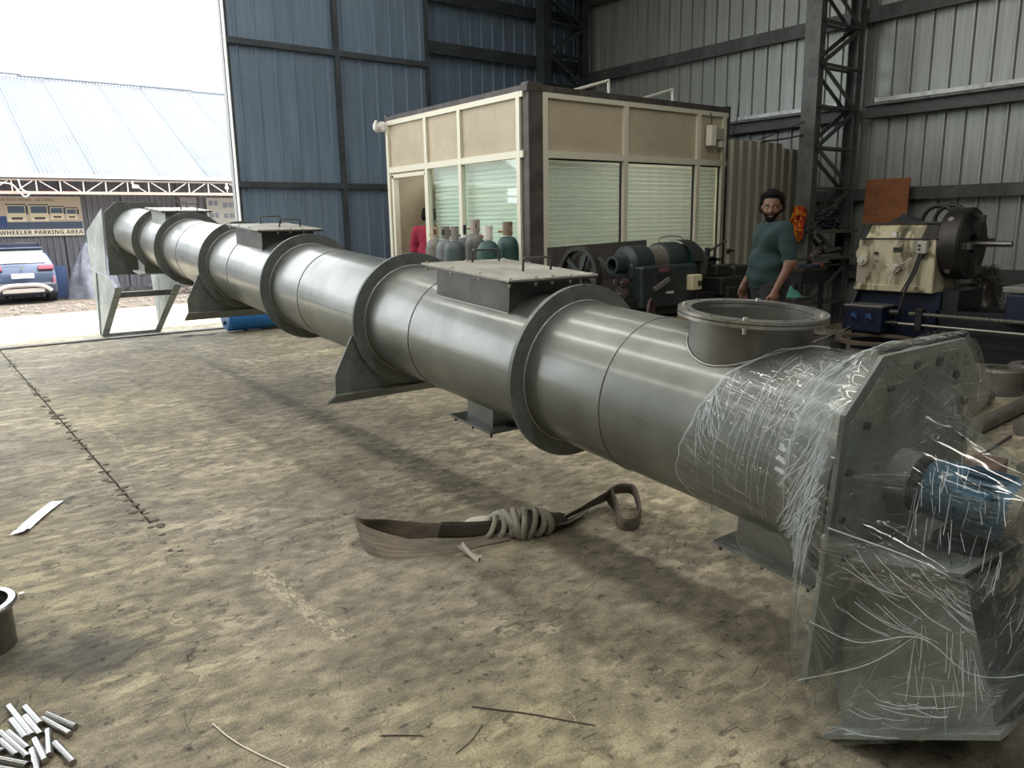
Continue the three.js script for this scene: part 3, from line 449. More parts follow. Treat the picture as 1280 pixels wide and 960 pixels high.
// ---------------------------------------------------------------- site cabin inside the hall
{
  const c = thing('site_cabin', 'cream panelled office cabin with glazed sides, beside the sliding door', 'cabin', [5.55, 0, -6.8]);
  const P = (g) => g;                                        // local: x right, z back is negative
  const D = 3.08, W = 3.48, yr = 2.235, yt = 2.86, yb = 0.62;
  const fr = M.frameCream;
  obj('corner_post', [box(0.2, 2.98, 0.012, 0.1, 1.49, 0.02), box(0.012, 2.98, 0.12, 0.004, 1.49, -0.04), box(0.1, 2.98, 0.1, 0.06, 1.49, -0.05)], M.brownSteel, c);
  obj('corner_post', box(0.1, 2.98, 0.1, W + 0.02, 1.49, -0.05), M.brownSteel, c); obj('corner_post', box(0.06, 2.98, 0.06, 0.03, 1.49, -D - 0.03), M.brownSteel, c);
  obj('roof_edge', [box(W + 0.05, 0.07, 0.06, W / 2, 2.92, 0), box(0.06, 0.07, D + 0.05, 0.02, 2.92, -D / 2)], M.brownSteel, c);
  obj('roof_panel', box(W, 0.05, D, W / 2, 2.9, -D / 2), M.beige, c);
  obj('back_panel', [box(W, 2.88, 0.04, W / 2, 1.44, -D), box(0.04, 2.88, D, W, 1.44, -D / 2)], M.beige, c);
  // long side, facing the camera's right
  const rails = (name, gs) => obj(name, gs, fr, c);
  rails('frame_rail', box(W - 0.22, 0.06, 0.06, W / 2 + 0.1, yt, 0)); rails('frame_rail', box(W - 0.22, 0.075, 0.06, W / 2 + 0.1, yr, 0)); rails('frame_rail', box(W - 0.22, 0.06, 0.06, W / 2 + 0.1, yb, 0));
  const xs = [0.235, 1.51, 2.87, 3.4];
  for (const x of xs) rails('frame_post', box(0.07, 2.88, 0.065, x, 1.44, 0));
  for (let i = 0; i < 3; i++) {
    const a = xs[i] + 0.035, b = xs[i + 1] - 0.035, m = (a + b) / 2, w = b - a;
    obj('upper_panel', box(w, yt - yr - 0.06, 0.02, m, (yt + yr) / 2, -0.012), M.beige, c); obj('lower_panel', box(w, yb - 0.03, 0.02, m, yb / 2, -0.012), M.beige, c);
    obj('window_pane', box(w, yr - yb - 0.06, 0.005, m, (yr + yb) / 2, -0.015), glass, c);
    obj('window_gasket', [box(0.02, yr - yb - 0.06, 0.02, b - 0.008, (yr + yb) / 2, -0.02), box(w, 0.018, 0.02, m, yr - 0.046, -0.02)], M.black, c);
  }
  // door side, facing the camera's left
  const zs = [-0.13, -1.28, -2.05, -3.04];
  rails('frame_rail', box(0.06, 0.06, D - 0.1, 0, yt, -D / 2)); rails('frame_rail', box(0.06, 0.075, D - 0.1, 0, yr, -D / 2)); rails('frame_rail', box(0.06, 0.06, 1.9, 0, yb, -1.1));
  for (const z of zs) rails('frame_post', box(0.065, 2.88, 0.06, 0, 1.44, z));
  for (let i = 0; i < 3; i++) {
    const a = zs[i] - 0.03, b = zs[i + 1] + 0.03, m = (a + b) / 2, w = a - b;
    obj('upper_panel', box(0.02, yt - yr - 0.06, w, 0.012, (yt + yr) / 2, m), M.beige, c);
    if (i < 2) { obj('lower_panel', box(0.02, yb - 0.03, w, 0.012, yb / 2, m), M.beige, c); obj('window_pane', box(0.005, yr - yb - 0.06, w, 0.015, (yr + yb) / 2, m), glass, c); obj('window_gasket', box(0.02, yr - yb - 0.06, 0.018, 0.02, (yr + yb) / 2, a - 0.008), M.black, c); }
  }
  obj('door_frame', [box(0.08, 2.16, 0.05, 0.02, 1.08, -2.95), box(0.08, 0.05, 0.92, 0.02, 2.15, -2.52), box(0.08, 2.16, 0.04, 0.02, 1.08, -2.1)], fr, c);
  const blindM = new THREE.MeshPhysicalMaterial({ color: new THREE.Color(0.9, 0.87, 0.85), roughness: 0.7, transmission: 0.35, thickness: 0, side: THREE.DoubleSide });
  const slatG = (len) => { const n = Math.round((yr - yb - 0.08) / 0.052), gs = []; for (let i = 0; i < n; i++) gs.push(box(len, 0.049, 0.004, 0, yb + 0.06 + i * 0.052, 0, 0.2)); return gs; };
  for (let i = 0; i < 3; i++) { const a = xs[i], b = xs[i + 1]; const o = obj('blind', slatG(b - a).map((g) => g.translate((a + b) / 2, 0, -0.1)), blindM, c); o.userData.kind = 'stuff'; o.userData.label = 'pale slatted blind behind the glass'; }
  for (let i = 0; i < 2; i++) { const a = zs[i], b = zs[i + 1]; const o = obj('blind', slatG(a - b).map((g) => g.rotateY(Math.PI / 2).translate(0.1, 0, (a + b) / 2)), blindM, c); o.userData.kind = 'stuff'; }
  { const gs = []; for (let i = 0; i < 44; i++) gs.push(box(0.012, 0.046, D - 1.0, 0.95, 0.05 + i * 0.05, -2.4)); const o = obj('ribbed_partition', gs, std([0.5, 0.52, 0.43], 0.6), c); o.userData.kind = 'stuff'; }
  const lamp = obj('ceiling_lamp', box(1.2, 0.04, 0.12, 2.0, 2.83, -1.5), std(0.8, 0.5, 0, { emissive: new THREE.Color(0.95, 1, 0.95), emissiveIntensity: 4 }), c);
  const ll = new THREE.RectAreaLight(new THREE.Color(1, 0.99, 0.95), 110, 1.2, 0.12); ll.position.set(7.55, 2.795, -8.3); ll.lookAt(7.55, 0, -8.3); scene.add(ll);
  // fittings
  const sb = thing('switch_box', 'white switch box fixed at the top right corner of the cabin front', 'switch box', [8.6, 2.44, -6.765]);
  obj('box_body', rbox(0.11, 0.26, 0.09, 0.008, 0, 0.13, 0.045), std([0.72, 0.7, 0.62], 0.5), sb); obj('cable', tube([[0, 0.26, 0.04], [0.02, 0.33, 0.03], [0.03, 0.42, 0]], 0.008, 12, 6), M.black, sb);
  const sb2 = thing('switch_box', 'upper of two small cream socket boxes beside the switch box on the cabin', 'socket box', [8.78, 2.53, -6.765]); obj('box_body', rbox(0.17, 0.14, 0.05, 0.006, 0, 0.07, 0.025), std([0.36, 0.34, 0.28], 0.6), sb2);
  const sb3 = thing('switch_box', 'lower of two small cream socket boxes beside the switch box on the cabin', 'socket box', [8.8, 2.43, -6.765]); obj('box_body', rbox(0.08, 0.08, 0.06, 0.006, 0.03, 0.04, 0.03), std([0.6, 0.58, 0.48], 0.6), sb3);
  const cc = thing('security_camera', 'white round camera on the far top corner of the cabin', 'camera', [5.44, 2.72, -9.9]);
  obj('camera_ring', xf(new THREE.TorusGeometry(0.065, 0.018, 8, 24), -0.05, 0.1, 0.02, 0, 0.8), std(0.8, 0.4), cc); obj('camera_body', [rbox(0.08, 0.14, 0.1, 0.03, 0.05, 0.1, 0), cyl(0.05, 0.08, -0.03, 0.1, 0, 'x')], std(0.75, 0.4), cc);
  for (const [x, l] of [[6.24, 0], [7.4, 1]]) { const p = thing('pipe_bracket', l ? 'white bent pipe on the cabin roof, nearer the corrugated sheets' : 'white bent pipe on the cabin roof, nearer the brown corner post', 'pipe', [x, 2.92, -7.0]); obj('pipe_arm', rod([0, 0.02, 0], [0.72, 0.22, 0], 0.016), std([0.62, 0.62, 0.58], 0.5, 0.2), p); obj('pipe_leg', rod([0.74, 0.24, 0], [0.75, 0, 0], 0.018), std([0.6, 0.6, 0.56], 0.5, 0.2), p); }
}
// gas cylinders in front of the cabin
{
  const spots = [[5.06, -7.97, 0, 'tan grey gas cylinder, first from the cabin door', [0.3, 0.29, 0.26]], [4.97, -7.6, 0, 'narrowly seen grey gas cylinder behind the dusty front one', [0.26, 0.28, 0.28]], [4.7, -7.02, 0, 'dusty grey green gas cylinder standing in the front row at left', [0.13, 0.18, 0.18]], [5.06, -7.34, 0.02, 'dark gas cylinder with a bare valve, half hidden in the middle', [0.1, 0.12, 0.12]], [5.0, -7.05, 0.07, 'tallest gas cylinder, grey brown, in the middle of the group', [0.21, 0.21, 0.2]], [4.7, -6.41, 0, 'teal gas cylinder with a white collar in the front row at right', [0.05, 0.14, 0.13]], [5.0, -6.47, 0.04, 'dark teal gas cylinder nearest the brown corner post', [0.04, 0.11, 0.1]]];
  for (const [x, z, dy, label, col] of spots) {
    const g = thing('gas_cylinder', label, 'gas cylinder', [x, 0, z], rnd() * 3, 'gas cylinders by the cabin');
    const m = std(col.map((v) => v * 1.0), 0.5, 0.1, { map: rep(grime, 0.45) }), h = 1.33 + dy, r = 0.116;
    const pr = [[0, 0.01], [r - 0.02, 0], [r, 0.03], [r, h - 0.14]]; for (let k = 1; k <= 8; k++) { const a = k / 8 * Math.PI / 2; pr.push([r * Math.cos(a) * 0.75 + 0.25 * r * (1 - k / 8) + 0.03 * k / 8, h - 0.14 + 0.13 * Math.sin(a)]); } pr.push([0, h]);
    obj('cylinder_body', lathe(pr, 0, 0, 0, 'y', 32), m, g);
    const col2 = std(label.includes('white') ? [0.7, 0.68, 0.66] : [[0.42, 0.34, 0.26], [0.2, 0.19, 0.18], [0.3, 0.28, 0.26], [0.2, 0.2, 0.2], [0.36, 0.3, 0.27], [0.4, 0.4, 0.4], [0.22, 0.16, 0.11]][spots.findIndex((q) => q[3] === label)], 0.6, 0.2);
    obj('neck_ring', cyl(0.042, 0.035, 0, h + 0.005, 0), std([0.7, 0.7, 0.68], 0.5, 0.2), g);
    if (label.includes('bare')) { obj('valve', [cyl(0.018, 0.12, 0, h + 0.07, 0), cyl(0.012, 0.12, 0.04, h + 0.07, 0, 'x')], M.black, g); continue; }
    const guard = []; for (let k = 0; k < 12; k++) { if (k % 6 === 0 || k % 6 === 1) { const a = (k + 0.5) / 12 * 2 * Math.PI; for (const y of [0.02, 0.12]) guard.push(box(0.026, 0.035, 0.006, 0.047 * Math.cos(a), h + y, 0.047 * Math.sin(a), 0, Math.PI / 2 - a)); continue; } const a = (k + 0.5) / 12 * 2 * Math.PI; guard.push(box(0.0265, 0.135, 0.006, 0.047 * Math.cos(a), h + 0.07, 0.047 * Math.sin(a), 0, Math.PI / 2 - a)); }
    obj('valve_guard', guard, col2, g); obj('valve', [cyl(0.016, 0.11, 0, h + 0.06, 0), cyl(0.011, 0.1, 0.05, h + 0.04, 0, 'x')], std([0.3, 0.22, 0.12], 0.5, 0.5), g);
  }
}
// corrugated sheets closing the gap beside the cabin
{
  const fm = std([0.4, 0.385, 0.31], 0.6, 0.1, { map: rep(streakV, 1.2, 2.6) });
  const a = thing('corrugated_sheet', 'tall beige ribbed sheet standing next to the cabin', 'metal sheet', [8.62, 0, -6.46], 0); inst('sheet_panel', ribSheet(1.2, 2.5, 0.19, 0.1, 0.055, 0.035), fm, a);
  obj('latch', [rbox(0.05, 0.06, 0.03, 0.01, 0.05, 1.08, 0.03), rod([0.02, 1.09, 0.04], [0.16, 1.08, 0.045], 0.012)], M.boltDark, a);
  const b = thing('corrugated_sheet', 'beige ribbed sheet leaning between the first sheet and the laced column', 'metal sheet', [9.82, 0, -6.5], 0); inst('sheet_panel', ribSheet(0.6, 2.45, 0.2, 0.09, 0.05, 0.035), fm, b); b.rotation.z = -0.012; b.rotation.x = -0.01;
  const cb = thing('loose_cable', 'thin black cables hanging between the trunking and the corrugated sheet', 'cable'); obj('cable_run', [tube([[9.0, 3.0, -6.6], [8.96, 2.75, -6.6], [8.8, 2.55, -6.55]], 0.008, 14, 5), tube([[9.75, 2.75, -6.1], [9.5, 2.62, -6.3], [9.2, 2.52, -6.4]], 0.007, 14, 5), tube([[9.75, 2.58, -6.1], [9.6, 2.54, -6.3], [9.3, 2.5, -6.44]], 0.012, 14, 5)], M.black, cb);
  const bx = thing('steel_plate', 'dark brown steel plate standing upright behind the dark lathe', 'metal plate', [5.92, 0, -6.1]); obj('plate_sheet', slab([[-0.69, 0], [0.78, 0], [0.78, 1.28], [-0.7, 1.24]], 0.012), M.brownSteel, bx);
}
// ---------------------------------------------------------------- big lathe by the right-hand wall (bed along the wall, operator side towards -x)
{
  const navy = std([0.008, 0.018, 0.058], 0.45, 0.1, { map: rep(grime, 0.6) }), dark = std([0.014, 0.016, 0.02], 0.5, 0.3), iron = std([0.075, 0.07, 0.066], 0.45, 0.6, { map: rep(grime, 0.4) });
  const stain = tex(512, 512, (u, v) => { const a = fbm(u, v, 5, 5, 5, 2100), b = fbm(u, v, 14, 3, 4, 2130), d = sstep(fbm(u, v, 9, 7, 4, 2150), 0.52, 0.7); const g = 240 - 60 * sstep(b, 0.5, 0.75) - 95 * d + 25 * (a - 0.5); return [g, g * 0.965, g * (0.87 - 0.1 * d)]; });
  const cm = std([0.52, 0.51, 0.45], 0.5, 0, { map: rep(stain, 0.95) });
  const t = thing('lathe', 'large lathe with stained cream headstock and navy blue base by the right wall', 'lathe', [8.5, 0, -4.13]);
  // local: x into the machine, z along the bed (towards the camera side +)
  obj('base', [box(0.62, 0.7, 0.95, 0.4, 0.35, 0)], navy, t);
  obj('bed', [box(0.66, 0.44, 5.2, 0.42, 0.22, 3.05), box(0.1, 0.07, 5.2, 0.14, 0.475, 3.05), box(0.1, 0.07, 5.2, 0.66, 0.475, 3.05)], dark, t);
  obj('gap_block', box(0.6, 0.72, 0.16, 0.42, 0.36, 0.56), dark, t);
  const hs = obj('headstock', [rbox(0.66, 0.57, 0.84, 0.02, 0.33, 0.975, 0.0)], cm, t);
  obj('headstock_foot', [rbox(0.7, 0.07, 0.86, 0.01, 0.33, 0.725, 0)], cm, hs); obj('headstock_rim', rbox(0.69, 0.012, 0.86, 0.004, 0.33, 1.258, 0), iron, hs);
  const cov = [[0.0, 0], [0.64, 0], [0.58, 0.15], [0.14, 0.15]];
  obj('headstock_cover', slab(cov, 0.6).translate(0, 1.262, -0.34), cm, t); obj('cover_end', slab([[0.0, 0], [0.64, 0], [0.58, 0.16], [0.13, 0.16]], 0.17).translate(0.005, 1.262, 0.26), iron, t);
  obj('cover_edge', rbox(0.5, 0.016, 0.8, 0.005, 0.36, 1.418, 0.02), iron, t);
  const chrome = std([0.62, 0.6, 0.55], 0.3, 0.8);
  obj('knob', [cyl(0.026, 0.05, -0.03, 1.305, 0.0, 'x')], chrome, t); obj('knob', cyl(0.017, 0.04, -0.02, 1.1, -0.2, 'x'), iron, t); obj('name_plate', box(0.006, 0.05, 0.1, -0.004, 1.14, 0.03), iron, t);
  for (const [y, z, r, arms] of [[0.945, 0.03, 0.05, [[0.11, 0.2], [-0.2, -0.03]]], [1.02, -0.34, 0.055, []]]) { const k = obj('dial', [cyl(r, 0.05, -0.03, y, z, 'x'), cyl(r * 0.5, 0.03, -0.065, y, z, 'x')], std([0.5, 0.48, 0.4], 0.4, 0.4), t); for (const [dy, dz] of arms) { obj('lever', rod([-0.06, y, z], [-0.09, y + dy, z + dz], 0.011, 0.008), chrome, k); } }
  obj('dial_housing', cyl(0.075, 0.02, -0.005, 1.09, -0.36, 'x'), cm, t); obj('cover_plate', box(0.008, 0.2, 0.11, -0.002, 0.87, -0.36), std([0.3, 0.26, 0.22], 0.6), t);
  const sw = obj('switch_box', rbox(0.06, 0.13, 0.1, 0.012, -0.035, 1.17, 0.3), std([0.34, 0.34, 0.3], 0.5), t); obj('push_button', [cyl(0.012, 0.015, -0.07, 1.19, 0.28, 'x'), cyl(0.012, 0.015, -0.07, 1.15, 0.28, 'x')], M.black, sw);
  obj('hose', [tube([[-0.04, 1.1, 0.3], [-0.06, 0.9, 0.25], [-0.09, 0.7, 0.18], [-0.06, 0.45, 0.12]], 0.014, 30, 6), tube([[-0.03, 1.1, 0.27], [-0.05, 0.9, 0.22], [-0.08, 0.7, 0.14]], 0.009, 30, 6)], M.rubber, t);
  // chuck with jaws
  const cz = 0.5, cyy = 1.2, cx0 = 0.38, cr = 0.375;
  const ch = obj('chuck', [lathe([[0, 0], [cr - 0.02, 0], [cr, 0.02], [cr, 0.2], [cr - 0.02, 0.22], [0.11, 0.22], [0.1, 0.16], [0, 0.16]], 0, 0, 0, 'z', 64).rotateY(0).translate(cx0, cyy, cz - 0.1)], iron, t);
  obj('spindle_nose', cyl(0.17, 0.2, cx0, cyy, cz - 0.16, 'z'), iron, t);
  for (let k = 0; k < 4; k++) { const a = k * Math.PI / 2 + 0.05, c = Math.cos(a), s = Math.sin(a); obj('chuck_jaw', [xf(new THREE.BoxGeometry(0.16, 0.07, 0.05), cx0 + 0.23 * c, cyy + 0.23 * s, cz + 0.145, 0, 0, a), xf(new THREE.BoxGeometry(0.07, 0.07, 0.1), cx0 + 0.26 * c, cyy + 0.26 * s, cz + 0.17, 0, 0, a)], std([0.1, 0.1, 0.1], 0.35, 0.8), ch); obj('jaw_slot', xf(new THREE.BoxGeometry(0.27, 0.09, 0.006), cx0 + 0.235 * c, cyy + 0.235 * s, cz + 0.1205, 0, 0, a), M.black, ch); obj('jaw_screw', xf(cyl(0.028, 0.02, 0, 0, 0, 'x'), cx0 + cr * Math.cos(a + 0.785), cyy + cr * Math.sin(a + 0.785), cz, 0, 0, a + 0.785), std([0.5, 0.48, 0.42], 0.3, 0.9), ch); }
  obj('work_bar', rod([cx0 - 0.02, cyy, cz + 0.1], [cx0 - 0.02, cyy, cz + 0.5], 0.03), std([0.2, 0.19, 0.18], 0.35, 0.9), t);
  obj('steady_ring', [xf(new THREE.TorusGeometry(0.17, 0.022, 8, 32, Math.PI), 0.5, 1.43, 0.2, 0, Math.PI / 2), xf(new THREE.TorusGeometry(0.17, 0.022, 8, 32, Math.PI), 0.5, 1.43, 0.33, 0, Math.PI / 2), bar([0.5, 1.6, 0.2], [0.5, 1.6, 0.33], 0.03)], iron, t);
  // gearbox, screws, carriage
  const gb = obj('feed_gearbox', rbox(0.3, 0.27, 0.42, 0.015, -0.06, 0.385, -0.2), navy, t); obj('gearbox_top', rbox(0.32, 0.025, 0.44, 0.008, -0.06, 0.53, -0.2), std([0.2, 0.2, 0.19], 0.4, 0.6), gb);
  for (const [y, z] of [[0.43, -0.3], [0.43, -0.13]]) obj('lever', [rod([-0.21, y, z], [-0.27, y - 0.03, z + 0.06], 0.018, 0.012), cyl(0.03, 0.03, -0.22, y, z, 'x')], std([0.02, 0.05, 0.16], 0.4), gb);
  const scr = [[0.0185, 0]]; obj('lead_screw', lathe(Array.from({ length: 600 }, (_, i) => [i % 2 ? 0.022 : 0.0175, i * 0.008]), -0.1, 0.475, 0.25, 'z', 12), std([0.24, 0.23, 0.21], 0.4, 0.8), t);
  obj('feed_rod', rod([-0.1, 0.36, 0], [-0.1, 0.36, 5], 0.016), std([0.3, 0.29, 0.27], 0.3, 0.9), t); obj('coupling_sleeve', [cyl(0.035, 0.1, -0.1, 0.475, 0.1, 'z'), cyl(0.03, 0.08, -0.1, 0.36, 0.1, 'z')], iron, t);
  obj('rod_bracket', [rbox(0.1, 0.23, 0.07, 0.01, -0.08, 0.42, 0.36)], iron, t);
  const ca = obj('carriage', [rbox(0.7, 0.22, 0.9, 0.02, 0.4, 0.6, 1.58)], navy, t); obj('carriage_top', rbox(0.78, 0.06, 1.0, 0.01, 0.4, 0.77, 1.58), std([0.36, 0.36, 0.33], 0.4, 0.5, { map: rep(grime, 0.5) }), ca); obj('apron', rbox(0.12, 0.3, 0.9, 0.02, 0.04, 0.58, 1.58), navy, ca);
  obj('belt_guard', [xf(new THREE.TorusGeometry(0.13, 0.04, 8, 24), -0.05, 0.38, -0.47, 0, 0.6), rod([-0.02, 0.45, -0.47], [0.1, 0.72, -0.42], 0.03)], dark, t);
  const rag = thing('cloth', 'dark rag lying on top of the cream headstock', 'rag', [8.9, 1.43, -4.22]); obj('crumpled_cloth', grid(24, 24, (u, v) => { const x = u - 0.5, z = v - 0.5, r = Math.hypot(x, z); return [x * 0.34, 0.003 + 0.09 * Math.max(0, 1 - r * 2.1) * (0.6 + 0.8 * fbm(u, v, 6, 6, 3, 77)), z * 0.4]; }), std([0.02, 0.021, 0.026], 0.9), rag);
  // swarf heap
  const sw2 = [];
  for (let i = 0; i < 760; i++) { const a = rnd() * 6.28, hgt = Math.pow(rnd(), 1.4), rad = 0.4 * (1 - hgt * 0.72) * Math.sqrt(rnd()), x = rad * Math.cos(a), z = rad * Math.sin(a), y = 0.04 + hgt * 0.86, cr2 = rr(0.014, 0.042), ph = rnd() * 6, pts = []; for (let k = 0; k < 9; k++) pts.push([x + cr2 * Math.cos(k * 1.5 + ph) + k * rr(-0.008, 0.008), Math.max(0.015, y + cr2 * Math.sin(k * 1.5 + ph)), z + (k - 4) * rr(0.004, 0.012)]); sw2.push(tube(pts, 0.0028, 18, 3)); }
  sw2.push(grid(28, 12, (u, v) => { const a = u * 6.283, r = 0.3 * Math.pow(v, 0.6); return [r * Math.cos(a), 0.78 * Math.pow(1 - v, 1.15) + 0.04 * fbm(u, v, 9, 6, 3, 5), r * Math.sin(a)]; }));
  const swm = tag(obj('swarf_heap', sw2.map((g) => g.translate(9.9, 0, -3.74)), std([0.13, 0.115, 0.1], 0.42, 0.75)), 'heap of curly metal turnings behind the lathe chuck', 'swarf'); swm.userData.kind = 'stuff';
  // things on and by the wall
  const ply = tex(256, 256, (u, v) => { const a = fbm(u, v, 3, 40, 4, 2600), b = fbm(u, v, 5, 5, 3, 2620); const g = 205 + 40 * (a - 0.5) + 50 * (b - 0.5); return [g, g * 0.93, g * 0.86]; });
  const bd = thing('board', 'orange brown board hung on the ribbed wall above the lathe', 'board', [10.8, 1.4, -5.43]); obj('board_panel', xf(slab([[-0.31, 0], [0.3, 0.01], [0.31, 0.6], [-0.29, 0.6]], 0.02), 0, 0, 0, 0, -Math.PI / 2), std([0.36, 0.155, 0.07], 0.75, 0, { map: rep(ply, 0.7) }), bd);
  obj('screw_hole', [[0.14, 0.42], [0.14, 0.2], [-0.03, 0.5], [-0.1, 0.55]].map(([z, y]) => cyl(0.011, 0.004, -0.021, y, -z, 'x')), M.black, bd).userData.kind = 'stuff';
  const fan = thing('wall_fan', 'small dark wall unit at the right edge of the wall', 'fan', [10.84, 0.95, -2.92]); obj('fan_frame', [box(0.05, 0.34, 0.03, 0, 0.17, 0.16), box(0.05, 0.34, 0.03, 0, 0.17, -0.16), box(0.05, 0.03, 0.34, 0, 0.33, 0), box(0.05, 0.03, 0.34, 0, 0.015, 0), box(0.02, 0.34, 0.34, 0.02, 0.17, 0)], M.girt, fan); obj('fan_ring', xf(new THREE.TorusGeometry(0.1, 0.015, 8, 24), -0.02, 0.17, 0, 0, Math.PI / 2), M.galv, fan);
}
// ---------------------------------------------------------------- old dark green lathe in front of the cabin (axis along x)
{
  const gm = std([0.04, 0.058, 0.056], 0.5, 0.15, { map: rep(grime, 0.5) }), iron = std([0.05, 0.05, 0.048], 0.5, 0.5, { map: rep(grime, 0.35) }), teal = std([0.02, 0.07, 0.085], 0.5, 0.2), worn = std([0.16, 0.145, 0.13], 0.5, 0.5), red = std([0.085, 0.055, 0.058], 0.5, 0.4);
  const t = thing('lathe', 'old dark green lathe with a large pulley wheel in front of the cabin', 'lathe', [5.62, 0, -5.5]);
  obj('bed', [box(2.3, 0.2, 0.4, 1.15, 0.62, 0), box(0.4, 0.55, 0.4, 0.5, 0.27, 0), box(0.35, 0.55, 0.4, 2.0, 0.27, 0)], iron, t);
  obj('headstock', [rbox(0.86, 0.42, 0.4, 0.03, 0.52, 0.84, 0.06), lathe([[0, 0], [0.12, 0], [0.17, 0.05], [0.17, 0.3], [0.14, 0.34], [0, 0.34]], 0.07, 1.08, 0, 'x'), rbox(0.36, 0.2, 0.3, 0.05, 0.24, 1.0, 0.0)], gm, t);
  obj('cone_pulley', lathe([[0, 0], [0.13, 0], [0.13, 0.06], [0.14, 0.06], [0.14, 0.12], [0.15, 0.12], [0.15, 0.18], [0.165, 0.18], [0.165, 0.24], [0, 0.24]], 0.41, 1.08, 0, 'x'), worn, t);
  obj('rear_bearing', lathe([[0, 0], [0.185, 0], [0.19, 0.04], [0.19, 0.26], [0.15, 0.3], [0, 0.3]], 0.6, 1.08, 0, 'x'), gm, t);
  obj('spindle_tube', ring(0.06, 0.09, 0.18, 0.0, 1.07, 0.02, 'x', 32), gm, t); obj('spindle_bore', cyl(0.06, 0.02, 0.03, 1.07, 0.02, 'x'), M.black, t);
  obj('face_plate', lathe([[0, 0], [0.2, 0], [0.205, 0.03], [0.205, 0.06], [0, 0.06]], 0.92, 1.03, 0, 'x'), teal, t);
  obj('chuck', lathe([[0, 0], [0.235, 0], [0.24, 0.015], [0.24, 0.1], [0.22, 0.115], [0, 0.115]], 1.03, 1.01, 0, 'x'), std([0.085, 0.075, 0.07], 0.5, 0.5), t);
  obj('splash_guard', xf(new THREE.CylinderGeometry(0.27, 0.27, 0.2, 24, 1, true, 0.2, 1.6), 0.95, 1.02, 0, 0, 0, Math.PI / 2), M.black, t);
  obj('guard_rod', tube([[0.62, 1.27, 0], [0.63, 1.31, 0], [0.98, 1.31, 0.0], [1.0, 1.28, 0]], 0.006, 20, 5), worn, t);
  for (const [y, z, r] of [[0.78, 0.2, 0.075], [0.9, 0.24, 0.04], [0.9, 0.14, 0.035]]) { const g = obj('gear_wheel', ring(r * 0.45, r, 0.05, -0.01, y, z - 0.12, 'x', 28), red, t); obj('gear_hub', cyl(r * 0.35, 0.08, -0.02, y, z - 0.12, 'x'), worn, g); }
  obj('lever', [bar([0.22, 0.82, 0.3], [0.4, 0.92, 0.34], 0.035, 0.04)], worn, t); obj('lever', rod([0.4, 0.78, 0.3], [0.48, 0.78, 0.33], 0.014), std([0.6, 0.58, 0.52], 0.3, 0.7), t);
  obj('recess_panel', [box(0.18, 0.16, 0.01, 0.4, 0.96, 0.262)], M.black, t); obj('gear_plate', box(0.16, 0.05, 0.012, 0.4, 1.01, 0.265), std([0.12, 0.05, 0.05], 0.6), t);
  const sw = obj('switch_box', rbox(0.16, 0.16, 0.08, 0.012, 0.84, 0.86, 0.3), std([0.5, 0.46, 0.31], 0.5), t); obj('push_button', box(0.04, 0.05, 0.02, 0.87, 0.85, 0.345), M.black, sw);
  const hw = obj('hand_wheel', xf(new THREE.TorusGeometry(0.13, 0.016, 8, 32), 0.16, 0.6, 0.32, 0, 0.5), red, t); for (let k = 0; k < 3; k++) { const a = k * 2.09, c = Math.cos(a), s = Math.sin(a); obj('spoke', bar([0.16, 0.6, 0.32], [0.16 + 0.13 * c * 0.88, 0.6 + 0.13 * s, 0.32 - 0.13 * c * 0.48], 0.02), red, hw); }
  // carriage, tool post, tailstock
  obj('carriage', [rbox(0.4, 0.2, 0.5, 0.02, 1.5, 0.78, 0.05), rbox(0.26, 0.12, 0.3, 0.02, 1.5, 0.94, 0.02), rbox(0.3, 0.32, 0.1, 0.02, 1.5, 0.62, 0.3)], iron, t);
  const tp = obj('tool_post', [rbox(0.15, 0.09, 0.15, 0.01, 1.42, 1.05, 0), cyl(0.03, 0.14, 1.42, 1.12, 0), box(0.3, 0.03, 0.03, 1.42, 1.06, 0.06)], M.boltDark, t); obj('lever', rod([1.42, 1.14, 0], [1.66, 1.26, 0.06], 0.012, 0.014), M.boltDark, tp); for (const [a, b] of [[-0.06, 0.05], [0.06, 0.05], [0.06, -0.05]]) obj('clamp_bolt', cyl(0.012, 0.09, 1.42 + a, 1.13, b, 'y', 0.012, 6), M.boltDark, tp);
  obj('tailstock', [rbox(0.3, 0.24, 0.24, 0.04, 1.92, 0.86, 0), cyl(0.055, 0.3, 1.78, 0.94, 0, 'x')], iron, t);
  for (const x of [1.95, 2.12]) { const g = obj('hand_wheel', xf(new THREE.TorusGeometry(0.1, 0.013, 8, 32), x, 0.73, 0.38, 0, 1.0), std([0.5, 0.47, 0.4], 0.3, 0.8), t); obj('wheel_hub', [cyl(0.085, 0.04, x, 0.73, 0.37, 'x'), cyl(0.04, 0.16, x + 0.05, 0.73, 0.37, 'x')], M.black, g); }
  // separate countershaft with pulley wheel behind its left end
  const fw = thing('pulley_wheel', 'dark spoked pulley wheel with stepped cone beside the old lathe', 'pulley', [5.12, 0, -5.5]);
  obj('wheel_rim', ring(0.225, 0.265, 0.07, 0, 1.0, 0, 'x', 64), iron, fw); for (let k = 0; k < 5; k++) { const a = k * 1.2566 + 0.4; obj('spoke', bar([0, 1.0, 0], [0, 1.0 + 0.235 * Math.cos(a), 0.235 * Math.sin(a)], 0.03, 0.05), gm, fw); }
  obj('cone_pulley', lathe([[0, 0], [0.16, 0], [0.16, 0.05], [0.15, 0.05], [0.15, 0.1], [0.135, 0.1], [0.135, 0.15], [0.12, 0.15], [0.12, 0.2], [0, 0.2]], 0.05, 1.03, 0, 'x'), std([0.09, 0.085, 0.08], 0.5, 0.5), fw);
